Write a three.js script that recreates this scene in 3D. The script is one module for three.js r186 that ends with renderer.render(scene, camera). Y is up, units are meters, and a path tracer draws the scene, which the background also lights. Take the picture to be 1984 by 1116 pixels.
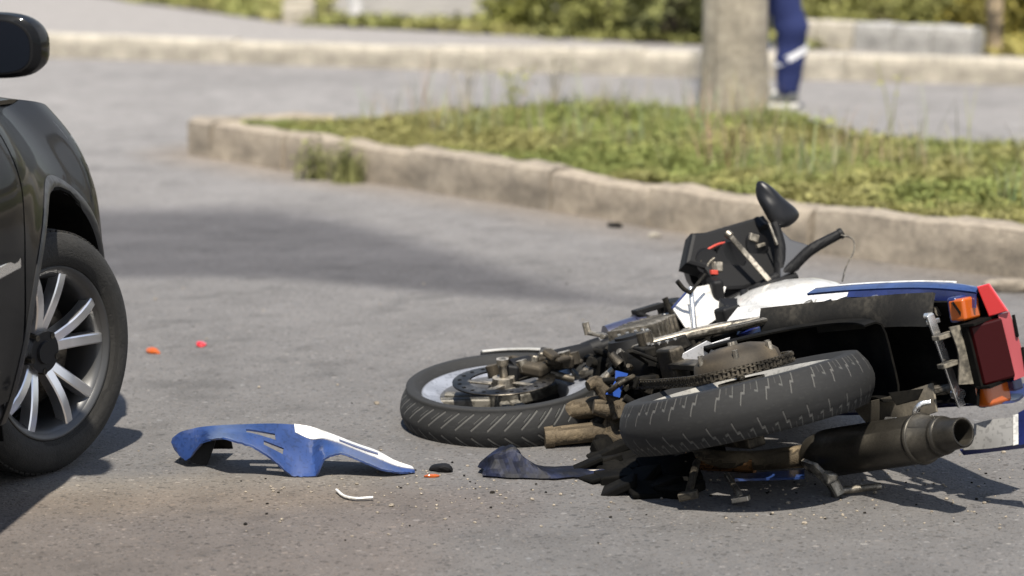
import * as THREE from 'three';
import { RoundedBoxGeometry } from 'three/addons/geometries/RoundedBoxGeometry.js';
import { MarchingCubes } from 'three/addons/objects/MarchingCubes.js';
import { mergeGeometries, mergeVertices, toCreasedNormals } from 'three/addons/utils/BufferGeometryUtils.js';

// ------------------------------------------------------------------ camera, sky, sun, exposure
const scene = new THREE.Scene();
const camera = new THREE.PerspectiveCamera(12.735, 1024 / 576, 0.1, 900);
camera.position.set(0, 1.74, 0);
camera.rotation.set(-0.18004, 0, 0);
camera.focus = 6.9; camera.userData.fStop = 2.1;
const SUN = new THREE.Vector3(-0.022, 0.87, 0.38).normalize();
const renderer = new THREE.WebGLRenderer({ antialias: true });
renderer.toneMapping = THREE.LinearToneMapping;
renderer.toneMappingExposure = 1.9;
renderer.shadowMap.enabled = true;
{
  const w = 1024, h = 512, d = new Float32Array(w * h * 4);
  const hash = (x, y) => { const s = Math.sin(x * 127.1 + y * 311.7) * 43758.5453; return s - Math.floor(s); };
  const vn = (x, y, px) => {
    const xi = Math.floor(x), yi = Math.floor(y), fx = x - xi, fy = y - yi, u = fx * fx * (3 - 2 * fx), v = fy * fy * (3 - 2 * fy);
    const a = (i, j) => hash(((xi + i) % px + px) % px, yi + j);
    return (a(0, 0) * (1 - u) + a(1, 0) * u) * (1 - v) + (a(0, 1) * (1 - u) + a(1, 1) * u) * v;
  };
  for (let j = 0; j < h; j++) for (let i = 0; i < w; i++) {
    const el = ((j + .5) / h - .5) * Math.PI, az = (i + .5) / w * Math.PI * 2, o = (j * w + i) * 4;
    const dx = Math.cos(az) * Math.cos(el), dz = Math.sin(az) * Math.cos(el), dy = Math.sin(el);
    const t = Math.pow(Math.max(0, 1 - Math.max(dy, 0)), 3);
    let r = .075 + .34 * t, g = .14 + .31 * t, b = .28 + .16 * t;
    let c = 0, a = .5, f = 6; for (let k = 0; k < 5; k++) { c += a * vn(i / w * f, el / Math.PI * f, f); a *= .5; f *= 2; }
    c = Math.min(1, Math.max(0, (c - .53) * 5)) * Math.min(1, Math.max(0, dy * 5)) * .75;
    r += (.66 - r) * c; g += (.66 - g) * c; b += (.68 - b) * c;
    if (dy < 0) { r = .22; g = .21; b = .19; }
    d[o] = r; d[o + 1] = g; d[o + 2] = b; d[o + 3] = 1;
  }
  const sky = new THREE.DataTexture(d, w, h, THREE.RGBAFormat, THREE.FloatType);
  sky.mapping = THREE.EquirectangularReflectionMapping; sky.magFilter = THREE.LinearFilter; sky.needsUpdate = true;
  scene.background = sky; scene.environment = sky;
}
const sun = new THREE.DirectionalLight(new THREE.Color().setRGB(1, .935, .83), 4.2);
sun.position.set(0, 0, -8).addScaledVector(SUN, 40); sun.target.position.set(0, 0, -10);
sun.castShadow = true; sun.shadow.mapSize.set(4096, 4096); sun.shadow.radius = 2;
Object.assign(sun.shadow.camera, { left: -12, right: 12, top: 14, bottom: -14, near: 1, far: 100 });
scene.add(sun, sun.target);

// ------------------------------------------------------------------ helpers
let seed = 7;
const rnd = () => { seed = (seed * 1664525 + 1013904223) >>> 0; return seed / 4294967296; };
const rr = (a, b) => a + (b - a) * rnd();
const V = (x, y, z) => new THREE.Vector3(x, y, z);
const h2 = (x, y) => { let n = (Math.imul(x, 374761393) + Math.imul(y, 668265263)) | 0; n = Math.imul(n ^ (n >>> 13), 1274126177); return ((n ^ (n >>> 16)) >>> 0) / 4294967296; };
const vnoise = (x, y, p = 0) => {
  const xi = Math.floor(x), yi = Math.floor(y), fx = x - xi, fy = y - yi, u = fx * fx * (3 - 2 * fx), v = fy * fy * (3 - 2 * fy);
  const w = p ? (a => ((a % p) + p) % p) : (a => a);
  const a = (i, j) => h2(w(xi + i), w(yi + j));
  return (a(0, 0) * (1 - u) + a(1, 0) * u) * (1 - v) + (a(0, 1) * (1 - u) + a(1, 1) * u) * v;
};
const fbm = (x, y, o = 4) => { let s = 0, a = .5; for (let i = 0; i < o; i++) { s += a * vnoise(x + i * 17.3, y - i * 9.1); x *= 2.03; y *= 2.03; a *= .5; } return s; };
const sstep = (a, b, x) => { const t = Math.min(1, Math.max(0, (x - a) / (b - a))); return t * t * (3 - 2 * t); };
const C = (r, g, b) => new THREE.Color().setRGB(r, g, b);

const used = {};
const numbered = n => { used[n] = (used[n] ?? -1) + 1; return used[n] ? n + '_' + String(used[n]).padStart(3, '0') : n; };
function tag(o, label, category, group) { o.userData.label = label; if (category) o.userData.category = category; if (group) o.userData.group = group; return o; }
function thing(name, label, category, pos = [0, 0, 0], group) {
  const o = new THREE.Group(); o.name = numbered(name); o.position.set(...pos); scene.add(o); return tag(o, label, category, group);
}
function prep(g) {
  let q = g.index ? g.toNonIndexed() : g;
  for (const k of Object.keys(q.attributes)) if (!['position', 'normal', 'uv', 'color'].includes(k)) q.deleteAttribute(k);
  if (!q.attributes.normal) q.computeVertexNormals();
  return q;
}
function boxUV(g) {
  const p = g.attributes.position, n = g.attributes.normal, u = new Float32Array(p.count * 2);
  for (let i = 0; i < p.count; i++) {
    const ax = Math.abs(n.getX(i)), ay = Math.abs(n.getY(i)), az = Math.abs(n.getZ(i));
    const x = p.getX(i), y = p.getY(i), z = p.getZ(i);
    if (ay >= ax && ay >= az) { u[2 * i] = x; u[2 * i + 1] = z; } else if (ax >= az) { u[2 * i] = z; u[2 * i + 1] = y; } else { u[2 * i] = x; u[2 * i + 1] = y; }
  }
  g.setAttribute('uv', new THREE.BufferAttribute(u, 2)); return g;
}
function geo(list, keepUV) {
  const gs = [].concat(list).map(prep); if (!keepUV) gs.forEach(boxUV);
  return gs.length > 1 ? mergeGeometries(gs) : gs[0];
}
let OFF = null, PRE = null;                                   // offset applied to the parts of the thing under construction
function part(name, list, mat, parent, label, keepUV) {
  const g = geo(list, keepUV); if (PRE) g.applyMatrix4(PRE); if (OFF) g.translate(OFF.x, OFF.y, OFF.z);
  const m = new THREE.Mesh(g, mat); m.name = name; if (/^(bolts|wheel_nuts|holes|cylinder_fins|tread_blocks|chain|cables|brackets|carrier|lens_slot|gauge_ring)$/.test(name)) m.userData.kind = 'stuff'; m.castShadow = m.receiveShadow = true;
  if (label) m.userData.label = label;
  (parent || scene).add(m); return m;
}
const box = (x, y, z, sx, sy, sz, rx = 0, ry = 0, rz = 0, r) => {
  const g = new RoundedBoxGeometry(sx, sy, sz, 2, r ?? Math.min(sx, sy, sz) * .2);
  g.applyMatrix4(new THREE.Matrix4().compose(V(x, y, z), new THREE.Quaternion().setFromEuler(new THREE.Euler(rx, ry, rz)), V(1, 1, 1))); return g;
};
const orient = (g, p, dir, upHint = V(0, 1, 0)) => { // local +Y of g goes along dir
  const y = dir.clone().normalize(); let x = new THREE.Vector3().crossVectors(upHint, y); if (x.lengthSq() < 1e-4) x.crossVectors(V(1, 0, .2), y); x.normalize();
  const z = new THREE.Vector3().crossVectors(x, y); const m = new THREE.Matrix4().makeBasis(x, y, z); m.setPosition(p); return g.applyMatrix4(m);
};
const cyl = (a, b, r0, r1 = r0, seg = 16, hint) => { const A = V(...a), B = V(...b), d = B.clone().sub(A); return orient(new THREE.CylinderGeometry(r1, r0, d.length(), seg), A.add(B).multiplyScalar(.5), d, hint); };
const bar = (a, b, w, t, hint = V(0, 0, 1), r) => { const A = V(...a), B = V(...b), d = B.clone().sub(A); return orient(new RoundedBoxGeometry(w, d.length(), t, 2, r ?? Math.min(w, t) * .25), A.add(B).multiplyScalar(.5), d, hint); };
function tube(pts, rad, seg = 12, n, closedEnds = true) {
  const cv = new THREE.CatmullRomCurve3(pts.map(p => V(...p)), false, 'centripetal'); n = n || pts.length * 7;
  const fr = cv.computeFrenetFrames(n, false), pos = [], idx = [], R = [].concat(rad);
  for (let i = 0; i <= n; i++) {
    const t = i / n, c = cv.getPointAt(t), k = t * (R.length - 1), a = Math.floor(k), r = R[a] + (R[Math.min(a + 1, R.length - 1)] - R[a]) * (k - a);
    for (let j = 0; j <= seg; j++) { const f = j / seg * Math.PI * 2, q = c.clone().addScaledVector(fr.normals[i], Math.cos(f) * r).addScaledVector(fr.binormals[i], Math.sin(f) * r); pos.push(q.x, q.y, q.z); }
  }
  for (let i = 0; i < n; i++) for (let j = 0; j < seg; j++) { const a = i * (seg + 1) + j, b = a + seg + 1; idx.push(a, b, a + 1, b, b + 1, a + 1); }
  if (closedEnds) for (const [row, flip] of [[0, 1], [n, 0]]) {
    const c = cv.getPointAt(row / n), ci = pos.length / 3; pos.push(c.x, c.y, c.z);
    for (let j = 0; j < seg; j++) { const a = row * (seg + 1) + j; flip ? idx.push(ci, a, a + 1) : idx.push(ci, a + 1, a); }
  }
  const g = new THREE.BufferGeometry(); g.setAttribute('position', new THREE.Float32BufferAttribute(pos, 3)); g.setIndex(idx);
  return toCreasedNormals(g, .9);
}
const cr = (a, b, c, d, t) => .5 * (2 * b + (c - a) * t + (2 * a - 5 * b + 4 * c - d) * t * t + (3 * b - a - 3 * c + d) * t * t * t);
function refine(rows, nu, nv) { // Catmull-Rom both ways
  const line = (pts, n) => { const o = []; for (let i = 0; i <= n; i++) { const k = i / n * (pts.length - 1), a = Math.min(Math.floor(k), pts.length - 2), t = k - a, P = m => pts[Math.min(Math.max(m, 0), pts.length - 1)]; o.push([0, 1, 2].map(c => cr(P(a - 1)[c], P(a)[c], P(a + 1)[c], P(a + 2)[c], t))); } return o; };
  const r1 = rows.map(r => line(r, nv)), out = [];
  for (let j = 0; j <= nv; j++) line(r1.map(r => r[j]), nu).forEach((p, i) => { (out[i] ||= [])[j] = p; });
  return out;
}
function shell(rows, th, nu = 14, nv = 10, hole) { // thick sheet through a grid of points
  const g = nu ? refine(rows, nu, nv) : rows, R = g.length, Q = g[0].length, pos = [], idx = [];
  const at = (i, j) => V(...g[Math.min(Math.max(i, 0), R - 1)][Math.min(Math.max(j, 0), Q - 1)]);
  const nrm = (i, j) => new THREE.Vector3().crossVectors(at(i + 1, j).sub(at(i - 1, j)), at(i, j + 1).sub(at(i, j - 1))).normalize();
  for (let s = 0; s < 2; s++) for (let i = 0; i < R; i++) for (let j = 0; j < Q; j++) { const p = at(i, j).addScaledVector(nrm(i, j), s ? -th / 2 : th / 2); pos.push(p.x, p.y, p.z); }
  const N = R * Q, keep = (i, j) => i >= 0 && j >= 0 && i < R - 1 && j < Q - 1 && !(hole && hole(i / (R - 1), j / (Q - 1), g[i][j]));
  const side = (a, b) => idx.push(a, a + N, b, b, a + N, b + N);
  for (let i = 0; i < R - 1; i++) for (let j = 0; j < Q - 1; j++) if (keep(i, j)) {
    const a = i * Q + j, b = a + Q;
    idx.push(a, b, a + 1, b, b + 1, a + 1, N + a, N + a + 1, N + b, N + b, N + a + 1, N + b + 1);
    if (!keep(i - 1, j)) side(a, a + 1); if (!keep(i + 1, j)) side(b + 1, b);
    if (!keep(i, j - 1)) side(b, a); if (!keep(i, j + 1)) side(a + 1, b + 1);
  }
  const q = new THREE.BufferGeometry(); q.setAttribute('position', new THREE.Float32BufferAttribute(pos, 3)); q.setIndex(idx);
  return toCreasedNormals(q, .7);
}
function loft(rings, cap = true, crease = .7) { // closed rings of equal length
  const R = rings.length, Q = rings[0].length, pos = rings.flat(2), idx = [];
  for (let i = 0; i < R - 1; i++) for (let j = 0; j < Q; j++) { const a = i * Q + j, b = i * Q + (j + 1) % Q, c = a + Q, d = b + Q; idx.push(a, b, c, b, d, c); }
  if (cap) for (const [r, f] of [[0, 1], [R - 1, 0]]) {
    const c = [0, 1, 2].map(k => rings[r].reduce((s, p) => s + p[k], 0) / Q), ci = pos.length / 3; pos.push(...c);
    for (let j = 0; j < Q; j++) { const a = r * Q + j, b = r * Q + (j + 1) % Q; f ? idx.push(ci, b, a) : idx.push(ci, a, b); }
  }
  const g = new THREE.BufferGeometry(); g.setAttribute('position', new THREE.Float32BufferAttribute(pos, 3)); g.setIndex(idx);
  return toCreasedNormals(g, crease);
}
const lathe = (prof, seg = 64) => new THREE.LatheGeometry(prof.map(p => new THREE.Vector2(p[0], p[1])), seg).rotateX(Math.PI / 2); // [radius, z], axis z
function resample(p, n) { const L = [0]; for (let i = 1; i < p.length; i++) L.push(L[i - 1] + Math.hypot(p[i][0] - p[i - 1][0], p[i][1] - p[i - 1][1])); const o = []; for (let k = 0; k <= n; k++) { const s = k / n * L.at(-1); let i = 1; while (i < p.length - 1 && L[i] < s) i++; const t = (s - L[i - 1]) / (L[i] - L[i - 1]); o.push([p[i - 1][0] + (p[i][0] - p[i - 1][0]) * t, p[i - 1][1] + (p[i][1] - p[i - 1][1]) * t]); } return o; }
function extrude(pts, depth, bevel = .002) { const s = new THREE.Shape(pts.map(p => new THREE.Vector2(...p))); const g = new THREE.ExtrudeGeometry(s, { depth: depth - 2 * bevel, bevelEnabled: true, bevelThickness: bevel, bevelSize: bevel, bevelSegments: 2, steps: 1 }); g.translate(0, 0, -depth / 2 + bevel); return g; }
function mc(bones, cell, k = .03) { // smooth union of tapered capsules
  const lo = [1e9, 1e9, 1e9], hi = [-1e9, -1e9, -1e9];
  for (const [a, ra, b, rb] of bones) for (let c = 0; c < 3; c++) { lo[c] = Math.min(lo[c], a[c] - ra, b[c] - rb); hi[c] = Math.max(hi[c], a[c] + ra, b[c] + rb); }
  const S = Math.max(hi[0] - lo[0], hi[1] - lo[1], hi[2] - lo[2]) + cell * 8, ctr = lo.map((v, c) => (v + hi[c]) / 2), n = Math.ceil(S / cell);
  const m = new MarchingCubes(n, new THREE.MeshBasicMaterial(), false, false, 300000); m.isolation = 0;
  const hs = n / 2;
  for (let z = 0; z < n; z++) for (let y = 0; y < n; y++) for (let x = 0; x < n; x++) {
    const p = [ctr[0] + (x - hs) / hs * S / 2, ctr[1] + (y - hs) / hs * S / 2, ctr[2] + (z - hs) / hs * S / 2]; let d = 1e3;
    for (const [a, ra, b, rb] of bones) {
      const ab = [b[0] - a[0], b[1] - a[1], b[2] - a[2]], ap = [p[0] - a[0], p[1] - a[1], p[2] - a[2]];
      const t = Math.min(1, Math.max(0, (ap[0] * ab[0] + ap[1] * ab[1] + ap[2] * ab[2]) / (ab[0] * ab[0] + ab[1] * ab[1] + ab[2] * ab[2] + 1e-9)));
      const e = Math.hypot(ap[0] - ab[0] * t, ap[1] - ab[1] * t, ap[2] - ab[2] * t) - (ra + (rb - ra) * t);
      const h = Math.max(0, k - Math.abs(d - e)) / k; d = Math.min(d, e) - h * h * k / 4;
    }
    m.field[z * n * n + y * n + x] = -d;
  }
  m.update();
  const g = new THREE.BufferGeometry(), c = m.count; const P = m.positionArray.slice(0, c * 3);
  for (let i = 0; i < c; i++) for (let q = 0; q < 3; q++) P[3 * i + q] = P[3 * i + q] * S / 2 + ctr[q];
  g.setAttribute('position', new THREE.BufferAttribute(P, 3));
  const w = mergeVertices(g, 1e-5); w.computeVertexNormals(); return w;
}

// ------------------------------------------------------------------ textures
function dtex(n, f, srgb, rep = 1) {
  const d = new Uint8Array(n * n * 4);
  for (let y = 0; y < n; y++) for (let x = 0; x < n; x++) { const c = f(x, y), o = (y * n + x) * 4; d[o] = c[0]; d[o + 1] = c[1]; d[o + 2] = c[2]; d[o + 3] = 255; }
  const t = new THREE.DataTexture(d, n, n); t.wrapS = t.wrapT = THREE.RepeatWrapping; t.magFilter = THREE.LinearFilter; t.minFilter = THREE.LinearMipmapLinearFilter; t.generateMipmaps = true;
  if (srgb) t.colorSpace = THREE.SRGBColorSpace; t.repeat.set(rep, rep); t.needsUpdate = true; return t;
}
const NA = 1536, aggr = new Float32Array(NA * NA), aggT = new Float32Array(NA * NA * 3);   // asphalt aggregate, 2.4 m tile
{
  for (let i = 0; i < NA * NA; i++) { const x = i % NA, y = (i / NA) | 0; aggr[i] = .25 + .25 * vnoise(x / 3, y / 3, NA / 3) + .15 * vnoise(x / 24, y / 24, NA / 24); const q = .80 + .16 * vnoise(x / 40, y / 40, NA / 40) + .10 * rnd(); aggT[3 * i] = aggT[3 * i + 1] = aggT[3 * i + 2] = q; }
  for (let k = 0; k < 90000; k++) {
    const cx = rnd() * NA, cy = rnd() * NA, r = 1 + 5.2 * rnd() * rnd() * rnd(), e = rr(.7, 1.4), v = rnd(), b = v < .07 ? rr(1.25, 1.65) : v < .36 ? rr(.42, .68) : rr(.8, 1.12), wm = rr(-.04, .05), hgt = rr(.5, 1);
    for (let y = -Math.ceil(r); y <= r; y++) for (let x = -Math.ceil(r * e); x <= r * e; x++) if ((x / e) ** 2 + y * y < r * r) {
      const i = (((cy + y + NA) | 0) % NA) * NA + (((cx + x + NA) | 0) % NA); aggr[i] = hgt; aggT[3 * i] = b * (1 + wm); aggT[3 * i + 1] = b; aggT[3 * i + 2] = b * (1 - wm);
    }
  }
}
const asphaltMap = dtex(NA, (x, y) => { const i = (y * NA + x) * 3; return [0, 1, 2].map(c => Math.min(255, 255 * Math.pow(Math.min(1, aggT[i + c] * .62), 1 / 2.2))); }, true, 1 / 2.4);
const asphaltBump = dtex(NA, (x, y) => { const v = Math.min(255, aggr[y * NA + x] * 230); return [v, v, v]; }, false, 1 / 2.4);
const concMap = dtex(512, (x, y) => { let v = .76 + .14 * (vnoise(x / 64, y / 64, 8) - .5) + .12 * (vnoise(x / 16, y / 16, 32) - .5) + .12 * (vnoise(x / 3, y / 3, 170) - .5); if (h2(x, y + 999) > .985) v *= .7; return [v, v * .985, v * .955].map(q => 255 * Math.min(1, q)); }, true, 1 / .8);
const fineBump = dtex(512, (x, y) => { const v = 120 * vnoise(x / 2, y / 2, 256) + 80 * vnoise(x / 9, y / 9, 56) + 40 * vnoise(x / 40, y / 40, 12); return [v, v, v]; }, false, 1 / .35);
const grime = dtex(512, (x, y) => { let v = .35 + .8 * vnoise(x / 70, y / 70, 7) * (.5 + vnoise(x / 14, y / 14, 36)) + .2 * (vnoise(x / 4, y / 4, 128) - .5); v = Math.min(1, Math.max(.25, v)); return [255 * v, 255 * (v * .97), 255 * (v * .91)]; }, true, 1 / .28);
const grimeSoft = dtex(512, (x, y) => { let v = .62 + .5 * (vnoise(x / 90, y / 90, 6) - .3) * (.6 + .6 * vnoise(x / 11, y / 11, 46)) + .12 * (vnoise(x / 3, y / 3, 170) - .5); v = Math.min(1, Math.max(.3, v)); return [255 * v, 250 * v, 238 * v]; }, true, 1 / .3);
const dustMap = dtex(512, (x, y) => { const v = .80 + .20 * vnoise(x / 50, y / 50, 10) - .10 * (vnoise(x / 7, y / 7, 73) > .72 ? 1 : 0); return [255 * v, 255 * v * .99, 255 * v * .97]; }, true, 1 / .4);
const roughVar = dtex(512, (x, y) => { const v = 150 + 100 * (vnoise(x / 30, y / 30, 17) * .6 + .4 * vnoise(x / 6, y / 6, 85)); return [v, v, v]; }, false, 1 / .3);

const M = (o) => new THREE.MeshStandardMaterial(o), MP = (o) => new THREE.MeshPhysicalMaterial(o);
const mat = {
  black: MP({ color: C(.007, .007, .0075), roughness: .6, specularIntensity: .45 }),
  blackDusty: MP({ color: C(.020, .019, .017), specularIntensity: .4, roughness: .85, map: grime }),
  gloss: MP({ color: C(.006, .006, .007), roughness: .38, specularIntensity: .8 }),
  under: MP({ color: C(.006, .0057, .005), specularIntensity: .3, roughness: .9, map: grime }),
  dusty: M({ color: C(.05, .047, .042), roughness: .9, map: grime }),
  silver: M({ color: C(.72, .71, .69), roughness: .32, metalness: .9, roughnessMap: roughVar }),
  alu: M({ color: C(.55, .53, .50), roughness: .5, metalness: .75, map: grime }),
  iron: M({ color: C(.12, .11, .095), roughness: .6, metalness: .6, map: grime }),
  brown: M({ color: C(.19, .15, .10), roughness: .8, metalness: .15, map: grimeSoft, bumpMap: fineBump, bumpScale: .002 }),
  exhaust: M({ color: C(.155, .146, .132), roughness: .55, metalness: .6, map: grimeSoft, roughnessMap: roughVar }),
  copper: M({ color: C(.62, .33, .16), roughness: .4, metalness: .85, map: grime }),
  white: MP({ color: C(.80, .80, .79), roughness: .35, clearcoat: .8, clearcoatRoughness: .1, map: dustMap }),
  blue: MP({ color: C(.022, .052, .185), roughness: .35, clearcoat: .8, clearcoatRoughness: .12, map: dustMap }),
  navy: MP({ color: C(.014, .024, .13), roughness: .35, clearcoat: .8, clearcoatRoughness: .12, map: dustMap }),  // dark blue stripes; also blue paint with shade put in, on the tail lip
  red: MP({ color: C(.52, .018, .02), roughness: .25, clearcoat: 1, clearcoatRoughness: .08 }),
  shadedRed: MP({ color: C(.026, .0015, .002), roughness: .3, specularIntensity: .35 }),  // red lens with its shade put into the colour
  orange: MP({ color: C(.42, .085, .008), roughness: .22, clearcoat: .7, clearcoatRoughness: .1 }),
  rimWhite: M({ color: C(.40, .395, .375), roughness: .55, metalness: .2, map: dustMap }),
  rimBlue: M({ color: C(.36, .385, .45), roughness: .42, metalness: .35, map: dustMap }),
  disc: M({ color: C(.2, .19, .18), roughness: .42, metalness: .9, map: grime }),
  glass: MP({ color: C(.6, .65, .7), roughness: .05, transmission: .6, thickness: 0 }),
};

// ------------------------------------------------------------------ ground, road, pavement
const sampleLine = (pts, step) => { const cv = new THREE.CatmullRomCurve3(pts.map(p => V(p[0], 0, p[1])), false, 'centripetal'); const L = cv.getLength(), n = Math.round(L / step); return cv.getSpacedPoints(n).map(p => [p.x, p.z]); };
const kerbCtl = [[-.95, -13.80], [-1.30, -13.78], [-1.58, -13.74], [-1.715, -13.62], [-1.70, -13.47], [-1.56, -13.30], [-.99, -12.66], [-.3, -12.02], [.38, -11.25], [1.08, -10.50], [1.96, -9.72], [3.3, -8.6], [4.6, -7.5]];
const kerbLine = sampleLine(kerbCtl, .1);
const farKerbCtl = [[-9, -20.9], [-3.81, -19.22], [.03, -17.95], [3.39, -17.07], [9, -15.6]];
const farKerbLine = sampleLine(farKerbCtl, .1);
const distLine = (L, x, z) => { let b = 1e9, s = 0; for (const p of L) { const d = (p[0] - x) ** 2 + (p[1] - z) ** 2; if (d < b) b = d; } return Math.sqrt(b); };
function struct(o) { o.userData.kind = 'structure'; o.receiveShadow = true; return o; }
function sheet(name, polygon, y, m) { // flat polygon [x,z]
  const s = new THREE.Shape(polygon.map(p => new THREE.Vector2(p[0], -p[1]))); const g = new THREE.ShapeGeometry(s).rotateX(-Math.PI / 2).translate(0, y, 0);
  const o = new THREE.Mesh(boxUV(g.toNonIndexed()), m); o.name = name; scene.add(o); return struct(o);
}
const earth = M({ color: C(.17, .14, .085), roughness: 1, map: concMap, bumpMap: fineBump, bumpScale: .01 });
sheet('ground', [[-400, 60], [400, 60], [400, -500], [-400, -500]], -.03, earth);
const asphaltMat = M({ color: C(.265, .252, .243), roughness: .92, map: asphaltMap, bumpMap: asphaltBump, bumpScale: .004, vertexColors: true });
const asphaltFar = M({ color: C(.37, .35, .335), roughness: .92, map: asphaltMap, bumpMap: asphaltBump, bumpScale: .003 });
sheet('road_surroundings', [[-60, 40], [60, 40], [60, -19], [-60, -21]], -.006, asphaltFar);
{
  const x0 = -4.6, x1 = 4.6, z0 = -19.4, z1 = -5, st = .055, nx = Math.round((x1 - x0) / st), nz = Math.round((z1 - z0) / st);
  const g = new THREE.PlaneGeometry(x1 - x0, z1 - z0, nx, nz).rotateX(-Math.PI / 2).translate((x0 + x1) / 2, 0, (z0 + z1) / 2);
  const p = g.attributes.position, col = new Float32Array(p.count * 3), uv = g.attributes.uv;
  const seg = (ax, az, bx, bz, x, z) => { const t = ((x - ax) * (bx - ax) + (z - az) * (bz - az)) / ((bx - ax) ** 2 + (bz - az) ** 2); return [t, ((x - ax) * (bz - az) - (z - az) * (bx - ax)) / Math.hypot(bx - ax, bz - az)]; };
  for (let i = 0; i < p.count; i++) {
    const x = p.getX(i), z = p.getZ(i); uv.setXY(i, x, z);
    let v = .65 + .20 * fbm(x * .8 + 9, z * .8, 4) + .20 * (fbm(x * 3.1, z * 3.1 + 4, 3) - .45) + .20 * (fbm(x * 11, z * 8 + 2, 2) - .4), r = 1, gg = 1, b = 1;
    // grazing reflection painted into the road colour: paler further off
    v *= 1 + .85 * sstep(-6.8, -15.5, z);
    // darker, slightly bluer strip across the road, tapering to the right
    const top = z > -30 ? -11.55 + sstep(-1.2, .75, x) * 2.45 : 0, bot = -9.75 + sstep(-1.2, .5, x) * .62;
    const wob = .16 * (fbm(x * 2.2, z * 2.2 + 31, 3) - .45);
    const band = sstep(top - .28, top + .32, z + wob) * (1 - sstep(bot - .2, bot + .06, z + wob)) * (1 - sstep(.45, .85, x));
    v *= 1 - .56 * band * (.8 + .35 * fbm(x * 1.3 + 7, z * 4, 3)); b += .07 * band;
    // thin smears left of the island
    for (const [zz, w] of [[-13.35, .09], [-14.0, .05], [-12.7, .05]]) { const q = Math.exp(-(((z - zz - .1 * x + .12 * (fbm(x * 2, z, 2) - .5)) / w) ** 2)) * sstep(-1.3, -2.0, x); v *= 1 - .2 * q; }
    // tan dust lying along a line across the foreground, left
    const dq = z + .05 * x + .12 * (fbm(x * 3, 3.3, 3) - .5), dust = sstep(-6.86, -6.70, dq) * (1 - sstep(-6.62, -6.3, dq + .3 * (fbm(x * 4, z * 4, 3) - .5))) * (1 - sstep(-.5, -.05, x + .2 * (fbm(x * 5, z * 5, 3) - .5)));
    r += .12 * dust; gg += .05 * dust; b -= .07 * dust; v *= 1 + .10 * dust;
    // reddish old surface lower left, greyer lower right
    const old = sstep(-6.75, -6.5, dq) * (1 - sstep(-.35, .1, x + .5 * (fbm(x * 2, z * 2, 3) - .5))); r += .10 * old; b -= .06 * old; v *= 1 - .14 * old;
    // fine dark crumbs and stains
    const st = fbm(x * 9, z * 9, 3); v *= 1 - .25 * sstep(.56, .68, st);
    // brown silt in the gutters
    const kd = Math.min(distLine(kerbLine, x, z)), sil = Math.max(0, 1 - kd / (.30 + .25 * fbm(x * 3, z * 3, 3))); r += .12 * sil; gg += .02 * sil; b -= .10 * sil; v *= 1 - .16 * sil * (.4 + fbm(x * 7, z * 7, 3));
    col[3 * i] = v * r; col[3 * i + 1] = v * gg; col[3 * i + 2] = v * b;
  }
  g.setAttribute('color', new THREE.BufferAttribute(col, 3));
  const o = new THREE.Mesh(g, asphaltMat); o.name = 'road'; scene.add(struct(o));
}
const pathMat = M({ color: C(.46, .43, .405), roughness: .95, map: asphaltMap, bumpMap: fineBump, bumpScale: .003 });
sheet('pavement', [...farKerbLine.map(p => [p[0], p[1] - .17]), [9, -16.3], [3.6, -17.45], [1.35, -18.35], [-.2, -19.35], [-1.6, -20.15], [-3.35, -22.8], [-6, -28], [-16, -29], [-16, -22]], .15, pathMat);
const verge = sheet('verge', [[9, -16.3], [3.6, -17.45], [1.35, -18.35], [-.2, -19.35], [-1.6, -20.15], [-3.35, -22.8], [-6, -28], [-40, -29], [-40, -80], [60, -80], [60, -14]], .146, earth);
sheet('path', [[-1.25, -20.75], [-.15, -20.5], [.3, -20.9], [.6, -24], [-1.9, -24]], .152, M({ color: C(.46, .44, .41), roughness: .95, map: concMap, bumpMap: fineBump, bumpScale: .003 }));
// traffic island soil
const islandBack = [[4.6, -11.3], [2.9, -12.15], [2, -12.6], [1.6, -12.85], [1.36, -13.45], [1.15, -13.66], [.9, -13.74], [.5, -13.9], [-.25, -13.9], [-.9, -13.72]];
const inner = kerbLine.map((p, i) => { const a = kerbLine[Math.max(0, i - 1)], b = kerbLine[Math.min(kerbLine.length - 1, i + 1)], L = Math.hypot(b[0] - a[0], b[1] - a[1]); return [p[0] + .12 * -(b[1] - a[1]) / L * -1, p[1] + .12 * (b[0] - a[0]) / L * -1]; });
const islandPoly = [...inner, ...islandBack];
sheet('island_soil', islandPoly, .14, earth);

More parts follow.
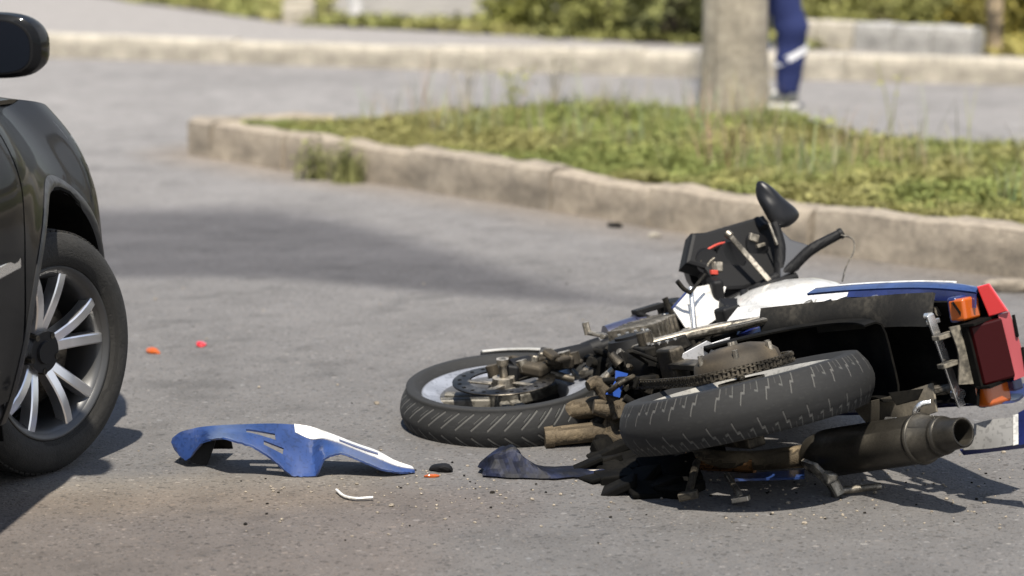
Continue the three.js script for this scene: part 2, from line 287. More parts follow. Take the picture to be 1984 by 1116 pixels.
// ------------------------------------------------------------------ kerbs, stone by stone
const stoneMats = [0, 1, 2].map(i => M({ color: [C(.60, .525, .435), C(.56, .495, .415), C(.63, .55, .455)][i], roughness: .95, map: concMap, bumpMap: fineBump, bumpScale: .006 }));
const paleMats = [0, 1, 2].map(i => M({ color: [C(.78, .73, .64), C(.80, .75, .66), C(.76, .71, .62)][i], roughness: .95, map: concMap, bumpMap: fineBump, bumpScale: .004 }));
function stoneGeo(len, h, dep, amp) {
  const g = new RoundedBoxGeometry(len, h, dep, 3, .02), p = g.attributes.position;
  const big = new THREE.BoxGeometry(len, h, dep, Math.max(4, Math.round(len / .05)), 5, 4); const q = big.attributes.position;
  for (let i = 0; i < q.count; i++) {
    let x = q.getX(i), y = q.getY(i), z = q.getZ(i); const o = seed % 977;
    const ex = Math.abs(x) / (len / 2), ey = Math.abs(y) / (h / 2), ez = Math.abs(z) / (dep / 2);
    if (ey > .99 && ez > .99 && y > 0) { y -= .012 + .03 * amp * 20 * Math.max(0, vnoise(x * 6 + o, 2.2) - .55); z *= 1 - .10; }
    const n = vnoise(x * 7 + o, y * 9 + z * 5) - .5, n2 = vnoise(x * 22 + o, y * 22 + z * 19) - .5;
    y += (y > 0 ? 1 : 0) * (n * amp + n2 * amp * .4); z += (n2 * amp * .7 + n * amp) * (ez > .9 ? 1 : 0) * Math.sign(z); 
    q.setXYZ(i, x, y, z);
  }
  big.deleteAttribute('normal'); big.deleteAttribute('uv'); return toCreasedNormals(mergeVertices(big, 1e-4), .6);
}
function kerb(line, lens, hgt, dep, bury, mats, amp, gap, side) {
  const grp = new THREE.Group(); grp.name = numbered('kerb'); grp.userData.kind = 'structure'; scene.add(grp);
  const cum = [0]; for (let i = 1; i < line.length; i++) cum.push(cum[i - 1] + Math.hypot(line[i][0] - line[i - 1][0], line[i][1] - line[i - 1][1]));
  const at = s => { let i = 1; while (i < line.length - 1 && cum[i] < s) i++; const t = (s - cum[i - 1]) / (cum[i] - cum[i - 1]); return [line[i - 1][0] + (line[i][0] - line[i - 1][0]) * t, line[i - 1][1] + (line[i][1] - line[i - 1][1]) * t]; };
  let s = 0, k = 0;
  while (s < cum.at(-1) - .3) {
    const len = Math.min(lens[k % lens.length], cum.at(-1) - s), a = at(s + gap / 2), b = at(s + len - gap / 2), L = Math.hypot(b[0] - a[0], b[1] - a[1]);
    const ux = (b[0] - a[0]) / L, uz = (b[1] - a[1]) / L, nx = uz * side, nz = -ux * side; // inward
    const h = hgt + bury + rr(-.012, .012);
    const m = new THREE.Mesh(boxUV(prep(stoneGeo(L, h, dep, amp))), mats[k % mats.length]); m.name = k ? 'kerb_stone_' + String(k).padStart(3, '0') : 'kerb_stone';
    m.position.set((a[0] + b[0]) / 2 + nx * (dep / 2 + rr(-.012, .012)), h / 2 - bury, (a[1] + b[1]) / 2 + nz * dep / 2);
    m.rotation.set(rr(-.03, .03), Math.atan2(-uz, ux) + rr(-.01, .01), rr(-.008, .008)); m.castShadow = m.receiveShadow = true; grp.add(m); s += len; k++;
  }
  return grp;
}
kerb(kerbLine, [.42, .24, .17, .16, .2, .62, .92, .98, .62, .9, 1.05, .98, .95, .9, 1, 1], .185, .16, .06, stoneMats, .020, .008, 1);
kerb(farKerbLine, [1.5, 1.4, 1.55], .165, .2, .05, paleMats, .005, .003, 1);

// ------------------------------------------------------------------ grass and weeds
function inPoly(P, x, z) { let c = false; for (let i = 0, j = P.length - 1; i < P.length; j = i++) if ((P[i][1] > z) !== (P[j][1] > z) && x < (P[j][0] - P[i][0]) * (z - P[i][1]) / (P[j][1] - P[i][1]) + P[i][0]) c = !c; return c; }
function bladeTuft(n, h, w, spread, lean) {
  const pos = [], idx = [];
  for (let k = 0; k < n; k++) {
    const a = rnd() * 6.28, r = spread * Math.sqrt(rnd()), bx = Math.cos(a) * r, bz = Math.sin(a) * r, d = rnd() * 6.28, H = h * rr(.55, 1), l = lean * H * rr(.3, 1.2), px = Math.cos(d + 1.57) * w / 2, pz = Math.sin(d + 1.57) * w / 2, o = pos.length / 3;
    for (const [t, ws] of [[0, 1], [.45, .85], [.8, .5], [1, 0]]) { const x = bx + Math.cos(d) * l * t * t, z = bz + Math.sin(d) * l * t * t, y = H * (t - .22 * t * t * lean); pos.push(x - px * ws, y, z - pz * ws, x + px * ws, y, z + pz * ws); }
    for (let q = 0; q < 3; q++) { const b = o + q * 2; idx.push(b, b + 1, b + 2, b + 1, b + 3, b + 2); }
  }
  const g = new THREE.BufferGeometry(); g.setAttribute('position', new THREE.Float32BufferAttribute(pos, 3)); g.setIndex(idx); g.computeVertexNormals(); return g;
}
function leafClump(n, h, size, spread) {
  const pos = [], idx = [];
  for (let k = 0; k < n; k++) {
    const a = rnd() * 6.28, r = spread * Math.sqrt(rnd()), y = h * rr(.2, 1), x = Math.cos(a) * r, z = Math.sin(a) * r, d = rnd() * 6.28, s = size * rr(.6, 1.3), tilt = rr(-.3, .7);
    const f = V(Math.cos(d) * Math.cos(tilt), Math.sin(tilt), Math.sin(d) * Math.cos(tilt)), sd = V(-Math.sin(d), rr(-.3, .3), Math.cos(d)).multiplyScalar(s * .36), o = pos.length / 3, b = V(x, y, z);
    const m = b.clone().addScaledVector(f, s * .5).add(V(0, s * .06, 0)), t = b.clone().addScaledVector(f, s);
    for (const p of [b, m.clone().add(sd), m.clone().sub(sd), t]) pos.push(p.x, p.y, p.z); idx.push(o, o + 1, o + 2, o + 1, o + 3, o + 2);
  }
  const g = new THREE.BufferGeometry(); g.setAttribute('position', new THREE.Float32BufferAttribute(pos, 3)); g.setIndex(idx); g.computeVertexNormals(); return g;
}
const leafMat = new THREE.MeshPhysicalMaterial({ color: 0xffffff, roughness: .75, side: THREE.DoubleSide });
function scatter(name, geoms, count, place, colour, label, category, scale = [.7, 1.3]) {
  const lists = geoms.map(() => []); let tries = 0, n = 0;
  while (n < count && tries++ < count * 12) { const p = place(); if (!p) continue; lists[n % geoms.length].push(p); n++; }
  geoms.forEach((g, k) => {
    const im = new THREE.InstancedMesh(g, leafMat, lists[k].length), m = new THREE.Matrix4(), q = new THREE.Quaternion();
    lists[k].forEach((p, i) => { const s = rr(...scale) * (p[3] ?? 1); q.setFromEuler(new THREE.Euler(rr(-.15, .15), rnd() * 6.28, rr(-.15, .15))); m.compose(V(p[0], p[1], p[2]), q, V(s, s * rr(.8, 1.2), s)); im.setMatrixAt(i, m); im.setColorAt(i, colour(p[0], p[2])); });
    im.name = numbered(name); im.userData.kind = 'stuff'; im.castShadow = im.receiveShadow = true; tag(im, label[k] ?? label[0], category); scene.add(im);
  });
}
const green = (x, z) => { const n = fbm(x * 1.6 + 3, z * 1.6, 3), dry = sstep(.40, .62, n) * .65, q = rr(.8, 1.25); return C((.150 + .10 * dry) * q, (.175 + .04 * dry) * q, (.040 + .04 * dry) * q).lerp(C(.25, .24, .06), rnd() > .85 ? .6 : 0); };
const islandPlace = () => { const x = rr(-1.75, 4.0), z = rr(-14, -8.3); if (!inPoly(islandPoly, x, z)) return null; const kd = distLine(kerbLine, x, z); if (kd < .13 + .08 * fbm(x * 5, z * 5, 2)) return null; return [x, .14, z, (.45 + .75 * fbm(x * 1.3, z * 1.3 + 20, 3)) * (.55 + .5 * sstep(-1.6, .6, x)) * (.75 + .35 * sstep(.15, .7, kd))]; };
scatter('island_weeds', [leafClump(18, .07, .030, .065), leafClump(16, .085, .026, .06)], 12500, islandPlace, green, ['low broad-leaved green weeds covering the raised kerbed island', 'finer green ground cover among the weeds of the kerbed island'], 'weeds');
scatter('island_grass', [bladeTuft(13, .11, .005, .05, .7), bladeTuft(10, .15, .0045, .05, .6)], 8500, islandPlace, green, ['short grass growing between the weeds on the kerbed island', 'longer grass blades standing out of the weeds on the kerbed island'], 'grass');
const straw = () => C(.30 * rr(.7, 1.2), .27 * rr(.7, 1.2), .17 * rr(.7, 1.1));
scatter('dry_grass', [bladeTuft(5, .36, .0045, .05, .35)], 420, () => { const x = rr(-.9, 4), z = rr(-14, -9); return inPoly(islandPoly, x, z) && distLine(kerbLine, x, z) > .5 && (fbm(x * 1.7, z * 1.7 + 8, 2) > .36) ? [x, .14, z, .5 + .6 * rnd()] : null; }, straw, ['dry straw-coloured grass stalks rising above the island grass'], 'grass');
const vergeEdge = [[-9, -33.8], [-6, -28], [-3.35, -22.8], [-1.6, -20.15], [-.2, -19.35], [1.35, -18.35], [3.6, -17.45], [9, -16.3]];
const vergePlace = () => { const x = rr(-6, 6.5), z = rr(-27, -16.8); let k = 1; while (vergeEdge[k][0] < x) k++; const a = vergeEdge[k - 1], b = vergeEdge[k], pb = a[1] + (b[1] - a[1]) * (x - a[0]) / (b[0] - a[0]); if (z > pb - .03) return null; if (z > -24 && z < -20.6 && x > -1.6 && x < .5) return null; return [x, .15, z, .6 + .9 * fbm(x, z + 5, 3)]; };
scatter('verge_grass', [bladeTuft(12, .10, .012, .09, .8), leafClump(14, .06, .055, .11)], 11000, vergePlace, (x, z) => { const c = green(x, z).lerp(C(.30, .28, .09), .4); if (x > 2.2) c.lerp(C(.38, .30, .06), .4); return c; }, ['yellow green grass beyond the pavement', 'leafy weeds mixed in the grass beyond the pavement'], 'grass');
scatter('yellow_flowers', [leafClump(8, .2, .035, .14)], 420, () => { const p = vergePlace(); return p && p[0] > 2.6 && p[0] < 6.5 ? p : null; }, () => C(.55, .44, .08), ['small yellow wild flowers in the verge behind the wooden post'], 'flowers');
// tufts against the kerb face
for (const [x, z, lab, n] of [[-.985, -12.52, 'left of two green weed tufts growing against the kerb face', 7], [-.80, -12.40, 'right of two green weed tufts growing against the kerb face', 9]]) {
  const t = thing('weed_tuft', lab, 'weed', [x, 0, z]); seed = 900 + n; const gs = [], gl = [];
  for (let k = 0; k < n; k++) { const g = bladeTuft(14, .20, .006, .04, .35); g.translate(rr(-.06, .06), 0, rr(-.03, .03)); gs.push(g); const l = leafClump(12, .2, .03, .06); l.translate(rr(-.05, .05), 0, rr(-.03, .03)); gl.push(l); }
  const gm = new THREE.MeshStandardMaterial({ color: C(.21, .215, .075), roughness: .8, side: THREE.DoubleSide });
  const a = part('blades', gs, gm, t), b = part('leaves', gl, gm, t); a.userData.kind = b.userData.kind = 'stuff';
}
// taller single weeds on the island
for (const [x, z, h, dry, lab] of [[-.25, -13.75, .40, 1, 'tall dry branching weed standing at the back of the island near its left end'], [.0, -13.7, .34, 0, 'bushy yellow-green weed at the back of the island left of the concrete pole'], [.22, -13.8, .42, 1, 'tall grey seed-headed weed left of the concrete pole'], [1.95, -13.2, .41, 0, 'tall thin green weed with yellow tip right of the walking person']]) {
  const t = thing('tall_weed', lab, 'weed', [x, .14, z]); seed = Math.round(h * 1e4 + x * 77) + 500; const st = [], lv = [];
  for (let k = 0; k < (dry ? 9 : h > .4 ? 2 : 7); k++) { const a = rnd() * 6.28, l = rr(.03, .16); st.push(tube([[0, 0, 0], [Math.cos(a) * l * .4, h * .5, Math.sin(a) * l * .4], [Math.cos(a) * l, h * rr(.75, 1), Math.sin(a) * l]], [.004, .002], 5, 6)); const c = leafClump(dry ? 26 : h > .4 ? 5 : 14, h * .5, dry ? .016 : .028, .04); c.translate(Math.cos(a) * l * .8, h * (dry ? .5 : .3), Math.sin(a) * l * .8); lv.push(c); }
  part('stem', st, M({ color: dry ? C(.40, .36, .29) : C(.22, .23, .07), roughness: .9 }), t);
  part('leaves', lv, M({ color: dry ? C(.42, .38, .31) : C(.28, .28, .06), roughness: .9, side: THREE.DoubleSide }), t).userData.kind = 'stuff';
}

// ------------------------------------------------------------------ bushes beyond the pavement
function bush(x, z, w, h, d, n, label, col) {
  const t = thing('bush', label, 'bush', [x, .146, z]); seed = Math.round(x * 1000 + 5000); const st = [], pos = [], idx = [], cols = [];
  for (let k = 0; k < 16; k++) { const a = rnd() * 6.28, r = rr(.3, .9); st.push(tube([[rr(-.1, .1), -.02, rr(-.1, .1)], [Math.cos(a) * w * .2 * r, h * .4, Math.sin(a) * d * .2 * r], [Math.cos(a) * w * .45 * r, h * rr(.6, .9), Math.sin(a) * d * .45 * r]], [.022, .012, .004], 6, 8)); }
  const cl = []; for (let k = 0; k < 46; k++) { const a = rnd() * 6.28, e = rr(0, 1), r = Math.sqrt(1 - e * e * .8) * Math.sqrt(rr(.25, 1)); cl.push([Math.cos(a) * r * w / 2, h * (.08 + .8 * e), Math.sin(a) * r * d / 2, rr(.1, .24), rr(.6, 1.3)]); }
  for (let k = 0; k < n; k++) {
    const c = cl[(rnd() * cl.length) | 0], u = V(rr(-1, 1), rr(-1, 1), rr(-1, 1)).normalize().multiplyScalar(c[3] * Math.cbrt(rnd())), b = V(c[0], c[1], c[2]).add(u), s = rr(.03, .07), f = V(rr(-1, 1), rr(-.6, .8), rr(-1, 1)).normalize(), sd = new THREE.Vector3().crossVectors(f, V(rr(-1, 1), 1, rr(-1, 1))).normalize().multiplyScalar(s * .33), o = pos.length / 3;
    if (b.y < .02) b.y = .02; const m = b.clone().addScaledVector(f, s * .5), e = b.clone().addScaledVector(f, s);
    for (const p of [b, m.clone().add(sd), m.clone().sub(sd), e]) { pos.push(p.x, p.y, p.z); const q = c[4] * rr(.8, 1.2); cols.push(col[0] * q, col[1] * q, col[2] * q); } idx.push(o, o + 1, o + 2, o + 1, o + 3, o + 2);
  }
  const g = new THREE.BufferGeometry(); g.setAttribute('position', new THREE.Float32BufferAttribute(pos, 3)); g.setAttribute('color', new THREE.Float32BufferAttribute(cols, 3)); g.setIndex(idx); g.computeVertexNormals();
  part('stem', st, M({ color: C(.09, .07, .05), roughness: 1 }), t);
  part('foliage', g, M({ roughness: .75, side: THREE.DoubleSide, vertexColors: true }), t).userData.kind = 'stuff';
}
bush(.15, -19.75, .8, .45, .7, 2600, 'yellowish green bush beyond the pavement, leftmost of the bushes', [.22, .225, .05]);
bush(.66, -19.35, 1.0, .9, .9, 4200, 'mid green bush with dark gaps left of the concrete pole', [.24, .245, .07]);
bush(1.2, -18.9, .8, 1.3, .9, 5200, 'dark green bush with bare stems directly behind the concrete pole', [.15, .16, .05]);
bush(2.7, -19.6, 1.6, .40, 1.0, 6500, 'low olive green bush behind the whitewashed stones', [.24, .24, .07]);
bush(4.0, -19.2, 1.5, .5, 1.0, 6000, 'yellow green bush at the right behind the wooden post', [.24, .21, .04]);

// ------------------------------------------------------------------ concrete pole, posts, blocks
{
  const t = thing('lamp_pole', 'thick tapered grey concrete pole standing in the island grass', 'pole', [1.165, .1, -13.5]);
  const conc = M({ color: C(.64, .58, .49), roughness: .95, map: concMap, bumpMap: fineBump, bumpScale: .004 });
  const g = new THREE.CylinderGeometry(.10, .172, 8.4, 40, 40).translate(0, 4.6, 0);
  const b = new THREE.CylinderGeometry(.174, .188, .46, 40, 8).translate(0, .2, 0), p = b.attributes.position;
  for (let i = 0; i < p.count; i++) { const n = 1 + .035 * (vnoise(p.getX(i) * 18 + 5, p.getY(i) * 14 + p.getZ(i) * 16) - .5); p.setX(i, p.getX(i) * n); p.setZ(i, p.getZ(i) * n); }
  part('shaft', g, conc, t); part('footing', b, M({ color: C(.68, .62, .53), roughness: .95, map: concMap, bumpMap: fineBump, bumpScale: .008 }), t);
  part('bracket_arm', tube([[0, 8.7, 0], [.05, 9.3, .2], [.2, 9.6, 1.2]], .035), mat.iron, t);
}
{
  const t = thing('marker_post', 'thin white painted post at the top edge of the grass', 'post', [-1.28, .14, -21.2]);
  part('post', cyl([0, -.1, 0], [0, .95, 0], .055, .05, 16), M({ color: C(.78, .78, .8), roughness: .6, map: dustMap }), t);
  part('cap', cyl([0, .95, 0], [0, .98, 0], .056, .03, 16), M({ color: C(.6, .6, .62), roughness: .6 }), t);
}
{
  const t = thing('fence_post', 'weathered pale wooden post at the right among yellow flowers', 'post', [3.30, .14, -17.75]);
  part('post', box(0, .75, 0, .09, 1.6, .09, 0, .3, .02, .012), M({ color: C(.42, .35, .26), roughness: .9, map: grime }), t);
  part('top', box(-.015, 1.56, 0, .1, .03, .1, 0, .3, .02, .008), M({ color: C(.36, .30, .22), roughness: .9, map: grime }), t);
}
{
  const t = thing('concrete_block', 'pale concrete block at the end of the grass strip, top left', 'block', [-1.68, .14, -20.45]); seed = 41;
  part('block', stoneGeo(.24, .2, .26, .012).translate(0, .08, 0), paleMats[1], t);
  part('cap', box(0, .195, 0, .22, .03, .24), paleMats[0], t);
}
{
  seed = 77; const white = M({ color: C(.66, .66, .66), roughness: .9, map: concMap, bumpMap: fineBump, bumpScale: .004 });
  const lab = ['leftmost whitewashed kerb block right of the walking person', 'second whitewashed kerb block from the person', 'third whitewashed kerb block, middle of the row', 'fourth whitewashed kerb block, brightest of the row', 'last whitewashed kerb block, nearest the wooden post'];
  for (let k = 0; k < 5; k++) {
    const o = new THREE.Mesh(boxUV(prep(stoneGeo(.29, .25, .2, .014))), k < 2 ? paleMats[0] : white); o.name = numbered('whitewashed_block'); o.castShadow = o.receiveShadow = true;
    o.position.set(2.06 + k * .245, .22, -18.28 + k * .17); o.rotation.set(0, rr(-.1, .05) - .6, rr(-.03, .03)); tag(o, lab[k], 'kerb block', 'row of whitewashed blocks beyond the pavement'); scene.add(o);
  }
}

// ------------------------------------------------------------------ motorcycle, lying on its right side; built upright: x forward, y up, z to its right
const bikeBasis = new THREE.Matrix4().makeBasis(V(-.42711, -.19021, -.88397), V(.86984, .18049, -.45913), V(.24688, -.96501, .08836));
const bike = thing('motorcycle', 'wrecked blue and white motorcycle lying on its right side on the asphalt', 'motorcycle', [.61004, 0, -6.57847]);
bike.scale.setScalar(1.04); bike.quaternion.setFromRotationMatrix(bikeBasis);
OFF = V(-.1902, .1805, -.965).multiplyScalar(.25647 / 1.04);
function plate(pts, th, bevel = .0015) { // flat plate through roughly coplanar 3-D points
  const P = pts.map(p => V(...p)), c = P.reduce((s, p) => s.add(p), V(0, 0, 0)).divideScalar(P.length), n = V(0, 0, 0);
  P.forEach((p, i) => { const q = P[(i + 1) % P.length]; n.add(new THREE.Vector3().crossVectors(p.clone().sub(c), q.clone().sub(c))); }); n.normalize();
  const u = P[1].clone().sub(P[0]); u.addScaledVector(n, -u.dot(n)).normalize(); const v = new THREE.Vector3().crossVectors(n, u);
  const g = extrude(P.map(p => { const d = p.clone().sub(c); return [d.dot(u), d.dot(v)]; }), th, Math.min(bevel, th * .4));
  return g.applyMatrix4(new THREE.Matrix4().makeBasis(u, v, n).setPosition(c));
}
function pillow(pts, d1, d2) { // rounded body over an outline, bulging d1 one way and d2 the other
  const cv = new THREE.CatmullRomCurve3(pts.map(p => V(...p)), true, 'centripetal'), P = cv.getSpacedPoints(40).slice(0, 40), c = P.reduce((s, p) => s.add(p), V(0, 0, 0)).divideScalar(40), n = V(0, 0, 0);
  P.forEach((p, i) => n.add(new THREE.Vector3().crossVectors(p.clone().sub(c), P[(i + 1) % 40].clone().sub(c)))); n.normalize();
  const prof = [[.02, d1], [.3, d1 * .96], [.6, d1 * .8], [.85, d1 * .48], [.97, d1 * .2], [1, 0], [.97, -d2 * .25], [.85, -d2 * .55], [.6, -d2 * .85], [.02, -d2]];
  return loft(prof.map(([s, h]) => P.map(p => c.clone().addScaledVector(p.clone().sub(c), s).addScaledVector(n, h).toArray())), true, 1.2);
}
function tyreTex(draw, w, h, base = 38) {
  const c = document.createElement('canvas'), b = document.createElement('canvas'); c.width = b.width = w; c.height = b.height = h; const x = c.getContext('2d'), y = b.getContext('2d');
  x.fillStyle = `rgb(${base},${base},${base})`; x.fillRect(0, 0, w, h); y.fillStyle = '#c8c8c8'; y.fillRect(0, 0, w, h);
  for (let k = 0; k < 900; k++) { const q = base + rr(-12, 20); x.fillStyle = `rgba(${q},${q},${q - 1},.35)`; x.fillRect(rnd() * w, rnd() * h, rr(2, 30), rr(1, 5)); }
  draw(x, '#5c5b57'); draw(y, '#202020');
  const t = [c, b].map(k => { const q = new THREE.CanvasTexture(k); q.wrapS = q.wrapT = THREE.RepeatWrapping; return q; }); t[0].colorSpace = THREE.SRGBColorSpace; return t;
}
const line = (x, col, pts, lw, al = 1) => { x.strokeStyle = col; x.globalAlpha = al; x.lineWidth = lw; x.lineJoin = 'round'; x.beginPath(); pts.forEach((p, i) => i ? x.lineTo(...p) : x.moveTo(...p)); x.stroke(); x.globalAlpha = 1; };
// v runs over the profile from one bead (0) to the other (1); the tread is about .3 to .7
const [rearMap, rearBump] = tyreTex((x, c) => {
  for (let k = 0; k < 4; k++) for (const s of [0, 1]) { const o = k * 128 + s * 64, f = s ? p => [p[0] + o, 256 - p[1]] : p => [p[0] + o, p[1]];
    line(x, c, [[4, 62], [16, 86], [30, 84], [46, 112]].map(f), 7, .75); line(x, c, [[66, 60], [76, 88], [92, 84]].map(f), 6.4, .68); line(x, c, [[100, 62], [106, 80]].map(f), 5, .5); }
}, 512, 256, 23);
const [frontMap, frontBump] = tyreTex((x, c) => {
  for (let k = 0; k < 8; k++) { const o = k * 64; for (const q of [-512, 0, 512]) { line(x, c, [[o + q, 70], [o + q + 74, 118]], 6, .8); line(x, c, [[o + q + 30, 76], [o + q + 62, 98]], 3.4, .6); line(x, c, [[o + q, 186], [o + q + 74, 138]], 6, .8); line(x, c, [[o + q + 30, 180], [o + q + 62, 158]], 3.4, .6); } }
}, 512, 256, 30);
const tyreMat = (m, b, n) => { for (const t of [m, b]) t.repeat.set(n, 1); return M({ map: m, bumpMap: b, bumpScale: .004, roughness: .82 }); };
const tyreProf = (R, hw, rb, zb) => { const h = [[rb, zb * .8], [rb + .006, zb], [rb + (R - rb) * .35, hw * 1.02], [rb + (R - rb) * .68, hw * .98], [R - .022, hw * .84], [R - .008, hw * .5], [R - .002, hw * .22], [R, 0]]; return resample([...h.map(p => [p[0], -p[1]]), ...h.slice(0, -1).reverse()], 40); };
// rear wheel
{
  PRE = new THREE.Matrix4().makeRotationFromQuaternion(new THREE.Quaternion().setFromUnitVectors(V(0, 0, 1), V(-.0719, -.0504, .9961))).setPosition(0, -.002, .018);
  const rimP = [[.19, -.03], [.205, -.04], [.222, -.046], [.238, -.056], [.243, -.054], [.236, -.044], [.222, -.03], [.214, 0], [.222, .03], [.236, .044], [.243, .054], [.238, .056], [.222, .046], [.205, .04], [.19, .03], [.186, 0], [.19, -.03]];
  const sp = []; for (let k = 0; k < 6; k++) { const a = k * Math.PI / 3 + .2; sp.push(bar([Math.cos(a) * .05, Math.sin(a) * .05, 0], [Math.cos(a) * .2, Math.sin(a) * .2, 0], .05, .045)); }
  const w = part('wheel', [lathe(rimP, 72), cyl([0, 0, -.06], [0, 0, .06], .06, .06, 28), ...sp], mat.rimWhite, bike, 'dusty pale rear wheel');
  part('tyre', lathe(tyreProf(.327, .067, .238, .054), 120), tyreMat(rearMap, rearBump, 8), w, null, true);
  const teeth = []; for (let k = 0; k < 46; k++) { const a = k / 46 * Math.PI * 2; teeth.push(bar([Math.cos(a) * .122, Math.sin(a) * .122, -.088], [Math.cos(a) * .137, Math.sin(a) * .137, -.088], .009, .006)); }
  part('sprocket', [cyl([0, 0, -.084], [0, 0, -.092], .128, .128, 60), lathe([[.001, -.150], [.045, -.148], [.085, -.138], [.108, -.118], [.114, -.09]], 48), ...teeth], M({ color: C(.12, .098, .07), roughness: .7, metalness: .3, map: grimeSoft }), w);
  const bolts = []; for (let k = 0; k < 6; k++) { const a = k * Math.PI / 3 + .5; bolts.push(cyl([Math.cos(a) * .1, Math.sin(a) * .1, -.11], [Math.cos(a) * .1, Math.sin(a) * .1, -.140], .009, .008, 6)); }
  part('bolts', [...bolts, cyl([0, 0, -.15], [0, 0, .075], .011, .011, 20), cyl([0, 0, -.148], [0, 0, -.158], .015, .013, 6)], mat.alu, w);
  part('brake_disc', lathe([[.06, .075], [.115, .075], [.115, .081], [.06, .081], [.06, .075]], 60), mat.disc, w);
  // chain: links round the sprocket and along both runs to the gearbox sprocket
  const path = []; const fx = .56, fy = .03, R = .136, r = .042, a0 = 1.48;
  for (let k = 0; k <= 40; k++) { const a = a0 + (Math.PI * 2 - 2 * a0) * k / 40 + .05; path.push([Math.cos(a) * R, Math.sin(a) * R]); }
  const run = (a, b) => { for (let k = 1; k < 36; k++) path.push([a[0] + (b[0] - a[0]) * k / 36, a[1] + (b[1] - a[1]) * k / 36 - .012 * Math.sin(Math.PI * k / 36)]); };
  const e1 = path.at(-1), s0 = path[0]; run(e1, [fx, fy - r]); for (let k = 0; k <= 12; k++) { const a = -Math.PI / 2 + Math.PI * k / 12; path.push([fx + Math.cos(a) * r, fy + Math.sin(a) * r]); } run([fx, fy + r], s0);
  const links = []; path.forEach((p, i) => { const q = path[(i + 1) % path.length], d = Math.hypot(q[0] - p[0], q[1] - p[1]); if (d < .003) return; const a = Math.atan2(q[1] - p[1], q[0] - p[0]); for (const z of i % 2 ? [-.097, -.079] : [-.0935, -.0825]) links.push(new THREE.BoxGeometry(d * 1.15, .015, .0025).rotateZ(a).translate((p[0] + q[0]) / 2, (p[1] + q[1]) / 2, z)); links.push(new THREE.CylinderGeometry(.0055, .0055, .026, 7).rotateX(Math.PI / 2).translate(p[0], p[1], -.088)); });
  part('chain', links, mat.iron, bike); PRE = null;
}
// front wheel, pushed back and twisted on its bent fork
{
  const Z = V(.2326, -.0958, .968).normalize(), X = new THREE.Vector3().crossVectors(V(0, 1, 0), Z).normalize(), Y = new THREE.Vector3().crossVectors(Z, X), F = new THREE.Matrix4().makeBasis(X, Y, Z).scale(V(.974, .974, .974)).setPosition(.940, -.2245, -.038);
  const A = g => [].concat(g).map(q => q.applyMatrix4(F));
  const rimP = [[.186, -.026], [.20, -.034], [.222, -.036], [.232, -.044], [.238, -.045], [.236, -.036], [.226, -.024], [.216, 0], [.226, .024], [.236, .036], [.238, .045], [.232, .044], [.222, .036], [.20, .034], [.186, .026], [.182, 0], [.186, -.026]];
  const sp = []; for (let k = 0; k < 3; k++) for (const s of [-.16, .16]) { const a = k * Math.PI * 2 / 3 + 1.25; sp.push(bar([Math.cos(a + s * 2.2) * .04, Math.sin(a + s * 2.2) * .04, 0], [Math.cos(a + s) * .195, Math.sin(a + s) * .195, 0], .03, .034)); }
  const w = part('wheel', A([lathe(rimP, 72)]), mat.rimBlue, bike, 'silvery front wheel twisted sideways');
  part('spokes', A([...sp, cyl([0, 0, -.05], [0, 0, .05], .045, .045, 28)]), M({ color: C(.22, .22, .215), roughness: .55, metalness: .3, map: grime }), w);
  part('tyre', A(lathe(tyreProf(.303, .067, .236, .052), 120)), tyreMat(frontMap, frontBump, 5), w, null, true);
  for (const z of [-.066, .066]) { const holes = []; for (let k = 0; k < 20; k++) { const a = k / 20 * 6.283; holes.push(cyl([Math.cos(a) * .128, Math.sin(a) * .128, z - .0032], [Math.cos(a) * .128, Math.sin(a) * .128, z + .0032], .0065, .0065, 8)); }
    const d = part('brake_disc', A(lathe([[.10, z - .0025], [.148, z - .0025], [.148, z + .0025], [.10, z + .0025], [.10, z - .0025]], 60)), mat.disc, w); part('holes', A(holes), mat.under, w);
    const arms = []; for (let k = 0; k < 5; k++) { const a = k * 1.2566; arms.push(bar([Math.cos(a) * .035, Math.sin(a) * .035, z * .9], [Math.cos(a + .25) * .104, Math.sin(a + .25) * .104, z], .02, .006)); } part('carrier', A(arms), mat.alu, w); }
  part('axle', A([cyl([0, 0, -.13], [0, 0, .13], .012, .012, 16), cyl([0, 0, -.13], [0, 0, -.112], .02, .018, 6), cyl([0, 0, -.075], [0, 0, -.05], .032, .036, 24)]), mat.alu, w);
  // mudguard: white arc over the far side
  const rows = []; for (let i = 0; i <= 8; i++) { const a = 1.02 + (i / 8 - .5) * 1.5, r = []; for (const [z, q] of [[-.075, .285], [-.066, .318], [-.03, .334], [.03, .334], [.066, .318], [.075, .285]]) { r.push(V(Math.cos(a) * q, Math.sin(a) * q, z).applyMatrix4(F).toArray()); } rows.push(r); }
  part('mudguard', shell(rows, .004, 20, 14), mat.white, bike, 'white front mudguard');
}
